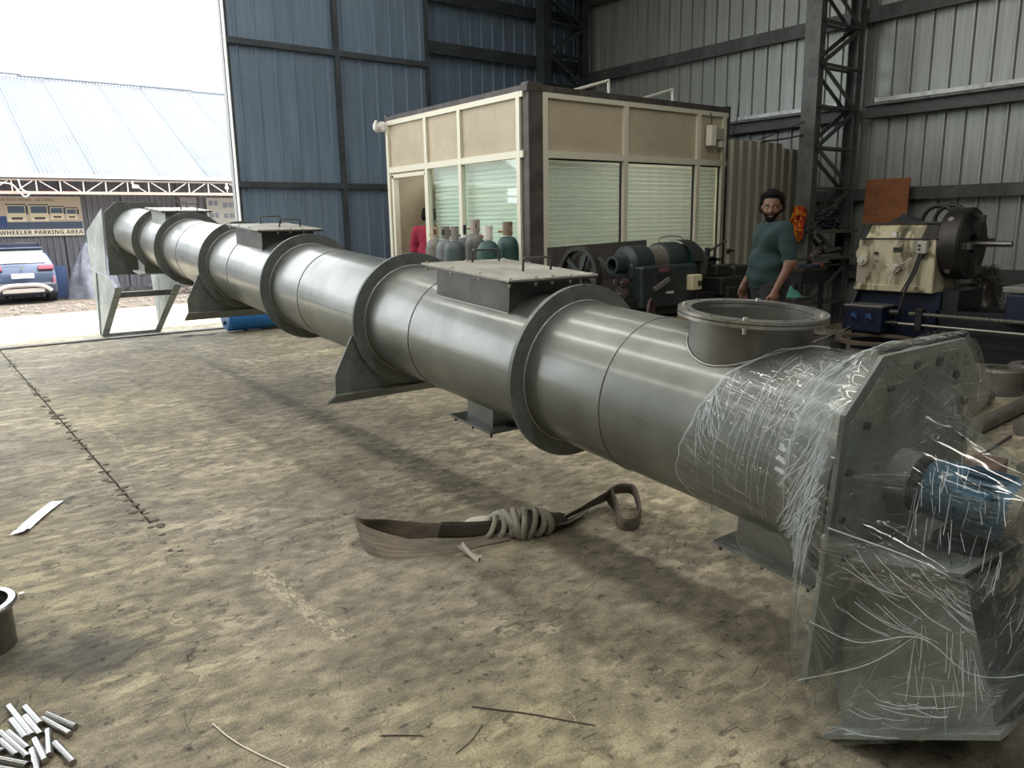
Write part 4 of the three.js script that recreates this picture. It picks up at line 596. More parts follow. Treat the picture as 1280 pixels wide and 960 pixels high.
  obj('axle', cyl(0.03, 0.34, 0.14, 1.0, 0, 'x'), worn, fw); obj('stand', [box(0.08, 0.74, 0.2, 0.2, 0.37, 0), bar([0.2, 0.7, 0], [0.2, 1.0, 0], 0.09, 0.12), box(0.3, 0.03, 0.4, 0.2, 0.015, 0)], red, fw);
}
// ---------------------------------------------------------------- shelves in the laced column, bench, cloth
{
  const wood = std([0.06, 0.05, 0.04], 0.9, 0, { map: rep(grime, 0.4) });
  for (const [y, l] of [[1.28, 'upper dark plank shelf laid through the laced column, carrying cables'], [0.92, 'lower dark plank shelf in the laced column, carrying offcuts']]) { const s = thing('shelf', l, 'shelf', [10.3, y, -6.05]); obj('shelf_board', box(1.1, 0.03, 0.36, 0, 0.015, 0.02), wood, s); obj('shelf_lip', box(1.1, 0.05, 0.02, 0, 0.025, 0.21), std([0.1, 0.09, 0.075], 0.7), s); }
  const cb = thing('cable_bundle', 'tangled coil of black cables on the upper shelf', 'cables', [10.28, 1.315, -6.0]); for (let i = 0; i < 13; i++) { const p = [], r = rr(0.1, 0.2), ph = rnd() * 6, ox = rr(-0.2, 0.2), y0 = rr(0.02, 0.22), tl = rr(-0.12, 0.12); for (let k = 0; k < 9; k++) { const a = k / 9 * 6.283 + ph; p.push([ox + r * 1.1 * Math.cos(a), Math.max(0.01, y0 + tl * Math.sin(a)), r * 0.7 * Math.sin(a)]); } obj('cable_coil', tube(p, rr(0.009, 0.015), 40, 6, true), std([0.018, 0.02, 0.03], 0.5), cb); }
  for (let i = 0; i < 6; i++) { const o = thing('wood_offcut', ['long tilted timber offcut leaning on the lower shelf', 'short flat offcut lying at the front of the lower shelf', 'thin dark batten on the lower shelf', 'grey metal offcut on the lower shelf', 'square offcut at the back of the lower shelf', 'narrow strip lying across the lower shelf pile'][i], 'offcut', [10.25, 0.95, -6.03]); const q = [[[-0.42, 0.02, 0.1], [0.1, 0.22, 0.0]], [[-0.15, 0.025, 0.12], [0.2, 0.03, 0.14]], [[0.0, 0.05, 0.05], [0.4, 0.1, 0.08]], [[-0.05, 0.08, 0.12], [0.3, 0.12, 0.1]], [[0.15, 0.03, -0.1], [0.4, 0.04, -0.05]], [[-0.2, 0.12, 0.06], [0.35, 0.05, -0.05]]][i]; obj('offcut_piece', bar(q[0], q[1], [0.06, 0.07, 0.03, 0.05, 0.07, 0.03][i], 0.03), std([[0.16, 0.13, 0.1], [0.13, 0.115, 0.1], [0.05, 0.045, 0.04], [0.12, 0.12, 0.115], [0.1, 0.09, 0.08], [0.12, 0.1, 0.09]][i], 0.85), o); }
  const cl = thing('cloth', 'orange and yellow patterned cloth hanging on the laced column', 'cloth', [9.72, 1.2, -6.02]);
  const clothTex = tex(256, 256, (u, v) => { const a = fbm(u, v, 4, 4, 3, 3100), b = fbm(u, v, 9, 9, 3, 3150), y = sstep(b, 0.5, 0.6), r = sstep(a, 0.45, 0.58); return [190 + 40 * y - 40 * r, 70 + 90 * y - 40 * r * (1 - y), 22 + 20 * y]; });
  obj('draped_cloth', grid(40, 60, (u, v) => { const w = 0.17 + 0.07 * Math.sin(v * 3.1) - 0.2 * Math.max(0, v - 0.62), f = 0.028 * Math.sin(u * 21 + v * 3) + 0.015 * Math.sin(u * 37 - v * 6) + 0.03 * (fbm(u, v, 4, 6, 3, 31) - 0.5); return [-0.065 - 0.03 * Math.sin(v * 3.1) + f, 0.46 * (1 - v) - 0.05 * Math.abs(u - 0.4), (u - 0.5) * w - 0.02 + 0.015 * Math.sin(v * 9)]; }, [1, 2]), std([0.7, 0.6, 0.55], 0.9, 0, { map: clothTex }), cl, true);
  const b = thing('work_bench', 'small dark work bench behind the standing man', 'bench', [9.25, 0, -5.72]);
  obj('bench_top', box(0.55, 0.04, 0.42, 0, 0.84, 0), wood, b); obj('bench_apron', box(0.52, 0.16, 0.38, 0, 0.74, 0), M.boltDark, b); for (const [x, z] of [[-1, -1], [1, -1], [-1, 1], [1, 1]]) obj('bench_leg', box(0.05, 0.82, 0.05, x * 0.24, 0.41, z * 0.17), M.boltDark, b);
  const bt = thing('bottle', 'small white bottle on the work bench behind the man', 'bottle', [9.1, 0.86, -5.72]); obj('bottle_body', lathe([[0, 0], [0.032, 0], [0.034, 0.01], [0.034, 0.1], [0.015, 0.13], [0.013, 0.15], [0, 0.15]], 0, 0, 0, 'y', 20), std([0.6, 0.62, 0.62], 0.4), bt); obj('bottle_cap', cyl(0.015, 0.02, 0, 0.16, 0), std([0.7, 0.7, 0.7], 0.5), bt);
  const st = thing('stick', 'thin white rod leaning from the bench against the column', 'rod', [9.3, 0.87, -5.84]); obj('rod_shaft', rod([-0.02, 0, 0.03], [0.3, 0.36, -0.22], 0.009), std([0.72, 0.72, 0.72], 0.4), st);
  const bx = thing('tray', 'dark blue tray with an orange end on the work bench', 'tray', [9.33, 0.86, -5.63]); obj('tray_body', rbox(0.2, 0.04, 0.2, 0.01, 0, 0.02, 0), std([0.02, 0.03, 0.07], 0.5), bx); obj('tray_end', rbox(0.06, 0.045, 0.15, 0.01, 0.12, 0.025, 0.04), std([0.25, 0.06, 0.02], 0.6), bx);
  const rg = thing('cloth', 'crumpled teal rag just behind the inlet flange', 'rag', [8.5, 0.55, -5.36]); obj('crumpled_cloth', grid(20, 20, (u, v) => { const x = u - 0.5, z = v - 0.5, r = Math.hypot(x, z); return [x * 0.26, 0.005 + 0.16 * Math.max(0, 1 - 2 * r) * (0.4 + fbm(u, v, 5, 5, 3, 9)), z * 0.26]; }), std([0.05, 0.17, 0.15], 0.9), rg);
  const cr = thing('crate', 'low dark crate below the teal rag', 'crate', [8.5, 0, -5.36]); obj('crate_body', rbox(0.36, 0.55, 0.34, 0.015, 0, 0.275, 0), std([0.05, 0.05, 0.045], 0.8, 0, { map: rep(grime, 0.3) }), cr); for (const y of [0.1, 0.28, 0.46]) obj('crate_slat', box(0.38, 0.1, 0.012, 0, y, 0.176), std([0.07, 0.065, 0.06], 0.85), cr);
}
// ---------------------------------------------------------------- parts and stock lying by the big lathe
{
  const dull = std([0.3, 0.285, 0.26], 0.5, 0.55, { map: rep(grime, 0.3) }), brown = std([0.2, 0.155, 0.125], 0.75, 0.2, { map: rep(grime, 0.3) }), dk = std([0.05, 0.05, 0.048], 0.6, 0.3);
  const one = (name, label, cat, pos, part, gs, m, grp) => { const t = thing(name, label, cat, pos, 0, grp); obj(part, gs, m, t); return t; };
  const pu = one('drum_pulley', 'grey stepped pulley with a pale ring on top beside the inlet', 'pulley', [8.62, 0, -4.97], 'pulley_body', lathe([[0.06, 0], [0.15, 0], [0.15, 0.1], [0.13, 0.1], [0.13, 0.13], [0.06, 0.13], [0.06, 0]]), std([0.14, 0.135, 0.125], 0.5, 0.5)); obj('top_ring', ring(0.075, 0.145, 0.03, 0, 0.146, 0, 'y'), std([0.42, 0.41, 0.38], 0.4, 0.6), pu);
  const bk = one('block', 'dark square block under the edge of the large steel hoop', 'block', [7.88, 0, -4.36], 'block_body', rbox(0.12, 0.19, 0.12, 0.01, 0, 0.095, 0), M.black);
  const bk2 = one('block', 'grey support block under the far side of the large steel hoop', 'block', [8.34, 0, -3.84], 'block_body', rbox(0.1, 0.19, 0.1, 0.01, 0, 0.095, 0), dk);
  one('steel_hoop', 'large brownish steel hoop resting on blocks by the lathe', 'ring', [8.08, 0.19, -4.08], 'hoop_ring', ring(0.32, 0.385, 0.035, 0, 0.018, 0, 'y'), brown);
  one('flange_plate', 'flat grey disc with bolt holes under the front of the hoop', 'disc', [7.95, 0, -4.9], 'disc_plate', [ring(0.09, 0.36, 0.03, 0, 0.015, 0, 'y')], brown);
  one('flange_ring', 'rusty ring with an open centre next to the wrapped end plate', 'ring', [7.6, 0, -3.72], 'ring_body', ring(0.14, 0.25, 0.05, 0, 0.025, 0, 'y'), M.rust);
  one('tin_cylinder', 'short grey metal cylinder standing in front of the lead screw', 'cylinder', [7.98, 0, -3.34], 'cylinder_body', lathe([[0, 0], [0.095, 0], [0.095, 0.24], [0.085, 0.25], [0, 0.25]]), dull);
  for (let i = 0; i < 3; i++) one('round_bar', ['short grey rod at the back beside the hoop', 'short grey rod in the middle beside the hoop', 'short grey rod at the front beside the hoop'][i], 'rod', [8.2 + i * 0.02, 0, -3.72 + i * 0.09], 'bar_body', rod([-0.2, 0.025, 0.02 * i], [0.22, 0.025, -0.03], 0.024), dull, 'short rods beside the hoop');
  one('loose_wire', 'thin stiff wire arching from the pulley over the steel hoop', 'wire', [7.95, 0.1, -4.55], 'wire_length', tube([[-0.28, 0.02, -0.1], [0.1, 0.16, 0.1], [0.5, 0.2, 0.05]], 0.006, 20, 5), M.galv);
  // floor board and blocks
  one('plywood_sheet', 'pale plywood sheet lying on the floor below the lathe bed', 'board', [8.14, 0, -2.3], 'sheet_body', rbox(0.8, 0.02, 1.6, 0.004, 0, 0.011, 0, 0, 0.2), std([0.42, 0.34, 0.23], 0.85, 0, { map: rep(grime, 0.6) }));
  for (const [x, z, l] of [[7.25, -2.56, 'grey cast cylinder, nearer the end plate, in front of the plywood'], [7.62, -2.42, 'grey cast cylinder at the right edge, in front of the plywood']]) { const t = one('cast_cylinder', l, 'cylinder', [x, 0, z], 'cylinder_body', lathe([[0.09, 0.02], [0.19, 0], [0.19, 0.2], [0.17, 0.22], [0.09, 0.22], [0.09, 0.02]]), dull, 'cast cylinders'); }
  const gw = thing('gear_wheel', 'dark toothed wheel standing behind the wrapped end plate', 'gear', [7.0, 0, -2.95]); obj('gear_body', lathe([[0.05, -0.06], [0.24, -0.06], [0.24, 0.06], [0.05, 0.06], [0.05, -0.06]], 0, 0.26, 0, 'x'), M.black, gw); for (let k = 0; k < 30; k++) obj('gear_tooth', xf(new THREE.BoxGeometry(0.11, 0.03, 0.022), 0, 0.26 + 0.248 * Math.sin(k * 0.2094), 0.248 * Math.cos(k * 0.2094), k * -0.2094), M.black, gw);
  // round bars
  const bars = [[[5.5, 0.055, -2.1], [6.9, 0.055, -2.16], 0.052, 'lowest heavy grey bar, nearest the motor'], [[5.7, 0.055, -2.28], [6.8, 0.055, -2.45], 0.05, 'middle heavy grey bar, mottled with rust'], [[6.0, 0.055, -2.44], [6.7, 0.055, -2.66], 0.048, 'topmost heavy bar with a collar at its far end']];
  bars.forEach(([a, b, r, l], i) => { const t = thing('round_bar', l, 'steel bar', [0, 0, 0], 0, 'heavy bars on the floor'); obj('bar_body', rod(a, b, r, r, 24), std([0.25 + 0.04 * i, 0.225 + 0.03 * i, 0.2 + 0.02 * i], 0.45, 0.5, { map: rep(grime, 0.35) }), t); if (i === 2) { const d = V(...b).sub(V(...a)).normalize(), p = V(...b).addScaledVector(d, -0.12), q = V(...b).addScaledVector(d, -0.03); obj('collar', rod(p.toArray(), q.toArray(), 0.068, 0.068, 24), dull, t); } });
  one('round_stub', 'short round steel stub with its cut end facing the camera', 'steel bar', [0, 0, 0], 'bar_body', rod([5.9, 0.055, -1.9], [6.5, 0.055, -1.88], 0.055, 0.055, 28), dull);
  one('flat_rod', 'thin dark rod on the floor next to the round stub', 'rod', [0, 0, 0], 'rod_body', rod([5.22, 0.01, -1.88], [5.82, 0.01, -1.93], 0.009, 0.009, 8), dk);
  one('rust_block', 'rust brown steel block on the floor behind the motor', 'block', [4.68, 0, -1.68], 'block_body', rbox(0.42, 0.11, 0.18, 0.01, 0, 0.055, 0, 0, 0.15), M.rust);
  one('hex_nut', 'loose round nut on the floor beside the rust brown block', 'nut', [5.0, 0, -1.56], 'nut_body', [ring(0.02, 0.045, 0.05, 0, 0.045, 0, 'x', 12), cyl(0.019, 0.07, 0, 0.045, 0, 'x')], dull);
}
// blue drum and puddle behind the conveyor by the door
{
  const d = thing('plastic_drum', 'blue plastic drum lying on the floor behind the conveyor by the door', 'drum', [3.98, 0.0, -11.36], 0);
  const bp = std([0.02, 0.16, 0.45], 0.35, 0); obj('drum_body', lathe([[0, 0], [0.2, 0], [0.23, 0.04], [0.23, 0.25], [0.245, 0.27], [0.245, 0.3], [0.23, 0.32], [0.23, 0.5], [0.245, 0.52], [0.245, 0.55], [0.23, 0.57], [0.23, 0.78], [0.2, 0.82], [0, 0.82]], -0.41, 0.245, 0, 'x'), bp, d); obj('drum_cap', [cyl(0.03, 0.03, -0.42, 0.36, 0, 'x'), cyl(0.03, 0.03, -0.42, 0.14, 0, 'x')], M.black, d);
  const w = new THREE.MeshPhysicalMaterial({ color: new THREE.Color(0.1, 0.1, 0.1), roughness: 0.04, specularIntensity: 1 });
  const s = new THREE.Shape(); for (let k = 0; k < 40; k++) { const a = k / 40 * 6.283, r = 1 + 0.35 * Math.sin(a * 3 + 1) + 0.2 * Math.sin(a * 7); s[k ? 'lineTo' : 'moveTo'](0.42 * r * Math.cos(a), 0.09 * r * Math.sin(a)); }
  const pd = obj('puddle', new THREE.ExtrudeGeometry(s, { depth: 0.002, bevelEnabled: false }).rotateX(-Math.PI / 2).translate(3.3, 0.0005, -11.36), w); tag(pd, 'wet patch on the floor in front of the blue drum', 'puddle');
}
// ---------------------------------------------------------------- things lying on the open floor
{
  const steel = std([0.32, 0.32, 0.315], 0.26, 1);
  const rods = [[0.072, -2.742, 0.109, -2.525], [0.112, -2.703, 0.137, -2.573], [0.16, -2.618, 0.22, -2.489], [0.146, -2.598, 0.2, -2.461], [0.07, -2.653, 0.093, -2.524], [0.105, -2.646, 0.13, -2.512], [0.151, -2.522, 0.138, -2.39], [0.114, -2.498, 0.124, -2.37], [0.158, -2.441, 0.185, -2.31], [0.055, -2.59, 0.091, -2.462], [0.036, -2.603, 0.086, -2.42], [0.032, -2.557, 0.061, -2.45], [0.101, -2.45, 0.101, -2.329], [0.0, -2.49, 0.082, -2.382], [-0.02, -2.46, 0.065, -2.355], [0.0, -2.545, 0.032, -2.494]];
  const names = ['longest steel rod at the top of the loose pile', 'short rod at the top of the pile, right of the longest one', 'rear one of the two parallel rods at the right of the pile', 'front one of the two parallel rods at the right of the pile', 'rod close along the left side of the longest one', 'rod close along the right side of the longest one', 'upright-looking rod pointing straight away, below the parallel pair', 'slightly tilted rod left of the rod that points straight away', 'separate slanted rod at the lower right of the pile', 'short slanted rod in the middle of the pile', 'long slanted rod in the left part of the pile', 'slanted rod below the long one at the left edge', 'rod cut off by the bottom edge of the picture', 'flatter rod lying above the lowest one at bottom left', 'lowest rod at the bottom left corner', 'rod end showing at the left edge'];
  const share = plain(lathe([[0, 0], [0.0095, 0], [0.011, 0.0015], [0.011, 0.9985], [0.0095, 1], [0, 1]], 0, 0, 0, 'y', 20));
  rods.forEach(([x0, z0, x1, z1], i) => { const a = V(x0, 0.0112, z0), b = V(x1, 0.0112, z1), o = inst('steel_rod', share, steel, scene, a.toArray()); const d = b.sub(a); o.quaternion.setFromUnitVectors(V(0, 1, 0), d.clone().normalize()); o.scale.set(1, d.length(), 1); tag(o, names[i], 'steel rod', 'cut steel rods in the corner'); });
  const bl = tag(obj('blue_cap', lathe([[0, 0], [0.03, 0], [0.03, 0.015], [0.022, 0.03], [0, 0.03]], -0.005, 0.0, -2.33), std([0.02, 0.08, 0.22], 0.5)), 'blue plastic cap at the bottom left corner by the rods', 'cap');
  const fr = thing('flanged_ring', 'short steel pipe with a rolled rim at the left edge', 'pipe piece', [0.02, 0, -3.25]);
  obj('pipe_wall', lathe([[0.118, 0], [0.125, 0], [0.125, 0.165], [0.118, 0.165], [0.118, 0]], 0, 0, 0, 'y', 64), std([0.36, 0.36, 0.34], 0.42, 0.85, { map: rep(steelTone, 0.3) }), fr); obj('rim', lathe([[0.116, 0.16], [0.14, 0.158], [0.146, 0.164], [0.146, 0.172], [0.14, 0.178], [0.118, 0.178], [0.116, 0.16]], 0, 0, 0, 'y', 64), steel, fr);
  tag(obj('hex_nut', cyl(0.011, 0.02, 0.2, 0.011, -3.62, 'y', 0.011, 6), std([0.7, 0.62, 0.56], 0.4, 0.5)), 'small nut on the floor beside the rolled rim pipe', 'nut');
  const ms = thing('metal_strip', 'bright bent strip of sheet metal on the floor at left', 'metal strip'); obj('strip_sheet', grid(24, 4, (u, v) => { const x = 0.265 + u * 0.238, z = -4.411 - u * 0.438, w = (v - 0.5) * 0.065, tw = u < 0.15 ? 0.5 * (0.15 - u) : 0; return [x + w * 0.88, 0.004 + 0.012 * Math.sin(u * Math.PI) * (1 - u * 0.4) + w * tw * 3 + 0.012 * (u < 0.12 ? 1 : 0), z + w * 0.47]; }), std([0.55, 0.57, 0.6], 0.35, 0.7), ms);
  tag(obj('curved_wire', tube([[0.555, 0.004, -2.25], [0.575, 0.005, -2.14], [0.605, 0.004, -2.045], [0.664, 0.003, -1.9]], 0.0022, 40, 6), std([0.7, 0.66, 0.56], 0.4, 0.5)), 'pale curved wire on the floor at the bottom edge', 'wire');
  tag(obj('curved_wire', tube([[1.225, 0.003, -1.812], [1.28, 0.004, -1.742], [1.339, 0.003, -1.672], [1.415, 0.002, -1.563], [1.46, 0.002, -1.5]], 0.0024, 40, 6), std([0.06, 0.05, 0.04], 0.7)), 'dark curved wire on the floor near the bottom centre', 'wire');
  tag(obj('twig', tube([[0.93, 0.003, -1.87], [0.971, 0.003, -1.839], [1.03, 0.002, -1.79]], 0.0022, 16, 5), std([0.08, 0.065, 0.05], 0.9)), 'short dark splinter left of the dark curved wire', 'splinter');
  tag(obj('twig', tube([[1.06, 0.003, -1.66], [1.13, 0.003, -1.68], [1.2, 0.002, -1.72]], 0.0018, 16, 5), std([0.1, 0.085, 0.06], 0.9)), 'thin splinter between the dark wire and the bottom edge', 'splinter');
  // lifting sling
  function ribbon(keys, th = 0.006, n = 120) {               // keys: [x, y, z, half-width vector]
    const c = new THREE.CatmullRomCurve3(keys.map((k) => V(k[0], k[1], k[2]))), wv = new THREE.CatmullRomCurve3(keys.map((k) => V(...k[3])));
    const side = (s) => grid(n, 8, (u, v) => { const p = c.getPoint(u), w = wv.getPoint(u), t = c.getTangent(u), nn = t.clone().cross(w).normalize(); p.addScaledVector(w, v * 2 - 1).addScaledVector(nn, s * th / 2 * (1 - (v * 2 - 1) ** 6) + 0.0015 * Math.sin(v * 26)); return p.toArray(); }, [c.getLength(), w0]);
    const w0 = 0.1; return [side(1), side(-1)];
  }
  const web = tex(256, 128, (u, v) => { const a = fbm(u, v, 90, 30, 2, 4100), b = fbm(u, v, 2, 16, 3, 4120), d = fbm(u, v, 5, 2, 3, 4140), st = Math.abs(((v * 6) % 1) - 0.5) < 0.12 ? -18 : 0; const g = 165 + 30 * (a - 0.5) + 40 * (b - 0.5) + 60 * (d - 0.5) + st; return [g, g * 0.96, g * 0.9]; });
  const wm = std([0.38, 0.35, 0.315], 0.95, 0, { map: rep(web, 0.4, 0.1) }), rag = std([0.52, 0.49, 0.4], 0.95, 0, { map: rep(grime, 0.2) });
  const s = thing('lifting_sling', 'worn grey webbing sling loop tied with pale cloth on the floor', 'sling');
  // big loop at the left: band stands on edge, twists to flat at the far side
  obj('left_loop', ribbon([[2.12, 0.055, -2.82, [0.0, 0.03, 0.0]], [1.98, 0.055, -2.89, [0.005, 0.035, 0.0]], [1.84, 0.06, -2.98, [0.01, 0.036, 0.005]], [1.7, 0.062, -3.1, [0.01, 0.05, 0.02]], [1.6, 0.085, -3.19, [-0.01, 0.045, 0.045]], [1.535, 0.085, -3.19, [0.002, 0.045, -0.05]], [1.53, 0.06, -3.12, [0.012, 0.055, -0.05]], [1.585, 0.045, -3.0, [0.012, 0.045, -0.055]], [1.7, 0.022, -2.93, [0.02, 0.022, -0.05]], [1.85, 0.012, -2.86, [0.012, 0.01, -0.045]], [2.0, 0.012, -2.83, [0.0, 0.008, -0.04]], [2.12, 0.02, -2.79, [0, 0.015, -0.03]]]), wm, s, true);
  obj('sleeve', ribbon([[2.14, 0.06, -2.8, [0.002, 0.036, 0.004]], [1.98, 0.057, -2.884, [0.006, 0.04, 0.004]], [1.85, 0.062, -2.972, [0.01, 0.041, 0.006]]], 0.016), std([0.14, 0.125, 0.11], 0.95, 0, { map: rep(web, 0.4, 0.1) }), s, true);
  // cloth knot
  const kn = []; for (let i = 0; i < 9; i++) { const f = i / 8, x = 2.07 + 0.23 * f, z = -2.86 + 0.13 * f, r = 0.05 + 0.022 * Math.sin(f * 3.1) , p = []; for (let k = 0; k < 10; k++) { const a = k / 10 * 6.283; p.push([x + 0.03 * Math.sin(a + i) - 0.02 * Math.cos(a), 0.058 + r * Math.sin(a) * 0.95, z + r * Math.cos(a) * 0.9]); } kn.push(tube(p, rr(0.013, 0.02), 30, 7, true)); }
  obj('cloth_knot', kn, rag, s);
  obj('cloth_end', [grid(30, 12, (u, v) => [1.97 + u * 0.2, 0.012 + 0.05 * Math.sin(u * 2.4) * (0.6 + 0.4 * Math.sin(v * 7)) + 0.02 * fbm(u, v, 8, 5, 3, 12), -2.99 + u * 0.07 + (v - 0.5) * 0.09])], std([0.62, 0.6, 0.53], 0.9), s);
  obj('cloth_tail', [grid(14, 14, (u, v) => [1.835 + u * 0.05 + v * 0.02, 0.006 + 0.035 * (1 - v) * (1 - v) + 0.006 * Math.sin(u * 9 + v * 4), -2.79 + v * 0.12 - u * 0.03])], std([0.4, 0.38, 0.32], 0.95), s);
  // right end: folded narrow band with a stitched eye
  obj('right_band', [...ribbon([[2.26, 0.05, -2.74, [0, 0.035, 0.012]], [2.38, 0.035, -2.74, [0, 0.026, 0.03]], [2.52, 0.04, -2.76, [0, 0.03, 0.03]], [2.68, 0.05, -2.78, [0, 0.036, 0.025]], [2.83, 0.07, -2.78, [0, 0.042, 0.02]]], 0.012), ...ribbon([[2.26, 0.04, -2.71, [0, 0.024, 0.014]], [2.42, 0.025, -2.71, [0.004, 0.016, 0.03]], [2.6, 0.03, -2.75, [0, 0.014, 0.026]]], 0.014)], wm, s, true);
  obj('stitched_eye', ribbon([[2.8, 0.065, -2.775, [0.0, 0.044, 0.016]], [2.75, 0.05, -2.68, [0.004, 0.046, 0.0]], [2.655, 0.03, -2.56, [0.014, 0.036, -0.008]], [2.625, 0.03, -2.5, [0, 0.034, -0.002]], [2.665, 0.03, -2.47, [-0.01, 0.038, 0.006]], [2.76, 0.04, -2.52, [-0.008, 0.042, 0.01]], [2.86, 0.07, -2.63, [-0.006, 0.044, 0.01]], [2.91, 0.09, -2.72, [0, 0.03, 0.006]], [2.86, 0.08, -2.79, [0.004, 0.03, 0.01]], [2.8, 0.06, -2.8, [0, 0.03, 0.01]]], 0.012), wm, s, true);
  obj('wrapped_end', grid(30, 20, (u, v) => { const a = v * 6.283, r = 0.038 + 0.012 * Math.sin(u * 3.14) + 0.004 * Math.sin(a * 7 + u * 12); return [2.27 + u * 0.17, 0.045 - 0.012 * u + r * Math.sin(a) * 0.9, -2.735 - 0.01 * u + r * Math.cos(a)]; }), std([0.16, 0.15, 0.135], 0.9, 0, { map: rep(web, 0.3, 0.1) }), s);
}
// ---------------------------------------------------------------- people: one continuous skin surface each, clothing as parts
function surfaceNet(f, lo, hi, cell) {                      // smooth surface of f < 0
  const n = lo.map((a, i) => Math.ceil((hi[i] - a) / cell) + 1), [nx, ny, nz] = n, F = new Float32Array(nx * ny * nz), id = (i, j, k) => (k * ny + j) * nx + i;
  for (let k = 0; k < nz; k++) for (let j = 0; j < ny; j++) for (let i = 0; i < nx; i++) F[id(i, j, k)] = f(lo[0] + i * cell, lo[1] + j * cell, lo[2] + k * cell);
  const vi = new Int32Array(nx * ny * nz).fill(-1), P = [], I = [];
  for (let k = 0; k + 1 < nz; k++) for (let j = 0; j + 1 < ny; j++) for (let i = 0; i + 1 < nx; i++) {
    let m = 0, sx = 0, sy = 0, sz = 0, c = 0; const v = [];
    for (let q = 0; q < 8; q++) { v[q] = F[id(i + (q & 1), j + (q >> 1 & 1), k + (q >> 2))]; if (v[q] < 0) m |= 1 << q; }
    if (m === 0 || m === 255) continue;
    for (let a = 0; a < 8; a++) for (const b of [1, 2, 4]) if (!(a & b)) { const e = a | b; if ((v[a] < 0) !== (v[e] < 0)) { const t = v[a] / (v[a] - v[e]); sx += (a & 1) + (b === 1 ? t : 0); sy += (a >> 1 & 1) + (b === 2 ? t : 0); sz += (a >> 2) + (b === 4 ? t : 0); c++; } }
    vi[id(i, j, k)] = P.length / 3; P.push(lo[0] + (i + sx / c) * cell, lo[1] + (j + sy / c) * cell, lo[2] + (k + sz / c) * cell);
  }
  const quad = (a, b, c, d, flip) => { if (a < 0 || b < 0 || c < 0 || d < 0) return; flip ? I.push(a, c, b, a, d, c) : I.push(a, b, c, a, c, d); };
  for (let k = 1; k + 1 < nz; k++) for (let j = 1; j + 1 < ny; j++) for (let i = 1; i + 1 < nx; i++) {
    const s = F[id(i, j, k)] < 0;
    if (s !== F[id(i + 1, j, k)] < 0) quad(vi[id(i, j - 1, k - 1)], vi[id(i, j, k - 1)], vi[id(i, j, k)], vi[id(i, j - 1, k)], !s);
    if (s !== F[id(i, j + 1, k)] < 0) quad(vi[id(i - 1, j, k - 1)], vi[id(i - 1, j, k)], vi[id(i, j, k)], vi[id(i, j, k - 1)], !s);
    if (s !== F[id(i, j, k + 1)] < 0) quad(vi[id(i - 1, j - 1, k)], vi[id(i, j - 1, k)], vi[id(i, j, k)], vi[id(i - 1, j, k)], !s);
  }
  const g = new THREE.BufferGeometry(); g.setAttribute('position', new THREE.Float32BufferAttribute(P, 3)); g.setIndex(I); g.computeVertexNormals(); return g;
}
function cap(x, y, z, c) { const [ax, ay, az, bx, by, bz, ra, rb, fl = 1] = c; const dx = bx - ax, dy = by - ay, dz = bz - az, t = clamp01(((x - ax) * dx + (y - ay) * dy + (z - az) * dz) / (dx * dx + dy * dy + dz * dz + 1e-9)); const ex = x - ax - t * dx, ey = y - ay - t * dy, ez = (z - az - t * dz) / fl; return Math.hypot(ex, ey, ez) - (ra + (rb - ra) * t); }
function blend(caps, k, grow = 0) { return (x, y, z) => { let d = 9; for (const c of caps) { const e = cap(x, y, z, c), h = Math.max(k - Math.abs(d - e), 0) / k; d = Math.min(d, e) - h * h * k * 0.25; } return d - grow; }; }
// local frame: faces +z, left side is +x
function hand(cx, cy, cz, s, fwd) {                          // hanging relaxed hand, wrist at (cx, cy, cz); s = +1 left
  const out = [[cx, cy, cz, cx, cy - 0.05, cz + 0.012 * fwd, 0.026, 0.03, 1.25], [cx, cy - 0.045, cz - 0.012, cx, cy - 0.085, cz - 0.008 + 0.01 * fwd, 0.022, 0.018], [cx, cy - 0.045, cz + 0.018, cx, cy - 0.085, cz + 0.022, 0.022, 0.018]];
  [[-0.03, 0.052], [-0.01, 0.062], [0.011, 0.066], [0.032, 0.058]].forEach(([dz, l]) => { const y1 = cy - 0.092, y2 = y1 - l * 0.55, y3 = y2 - l * 0.42; out.push([cx, y1, cz + dz, cx - s * 0.008, y2, cz + dz * 1.02 + 0.006, 0.0095, 0.0088], [cx - s * 0.008, y2, cz + dz * 1.02 + 0.006, cx - s * 0.024, y3, cz + dz * 0.98 + 0.01, 0.0088, 0.0075]); });
  out.push([cx - s * 0.008, cy - 0.03, cz + 0.03, cx - s * 0.018, cy - 0.065, cz + 0.058, 0.014, 0.011], [cx - s * 0.018, cy - 0.065, cz + 0.058, cx - s * 0.022, cy - 0.095, cz + 0.062, 0.011, 0.0085]); return out;
}
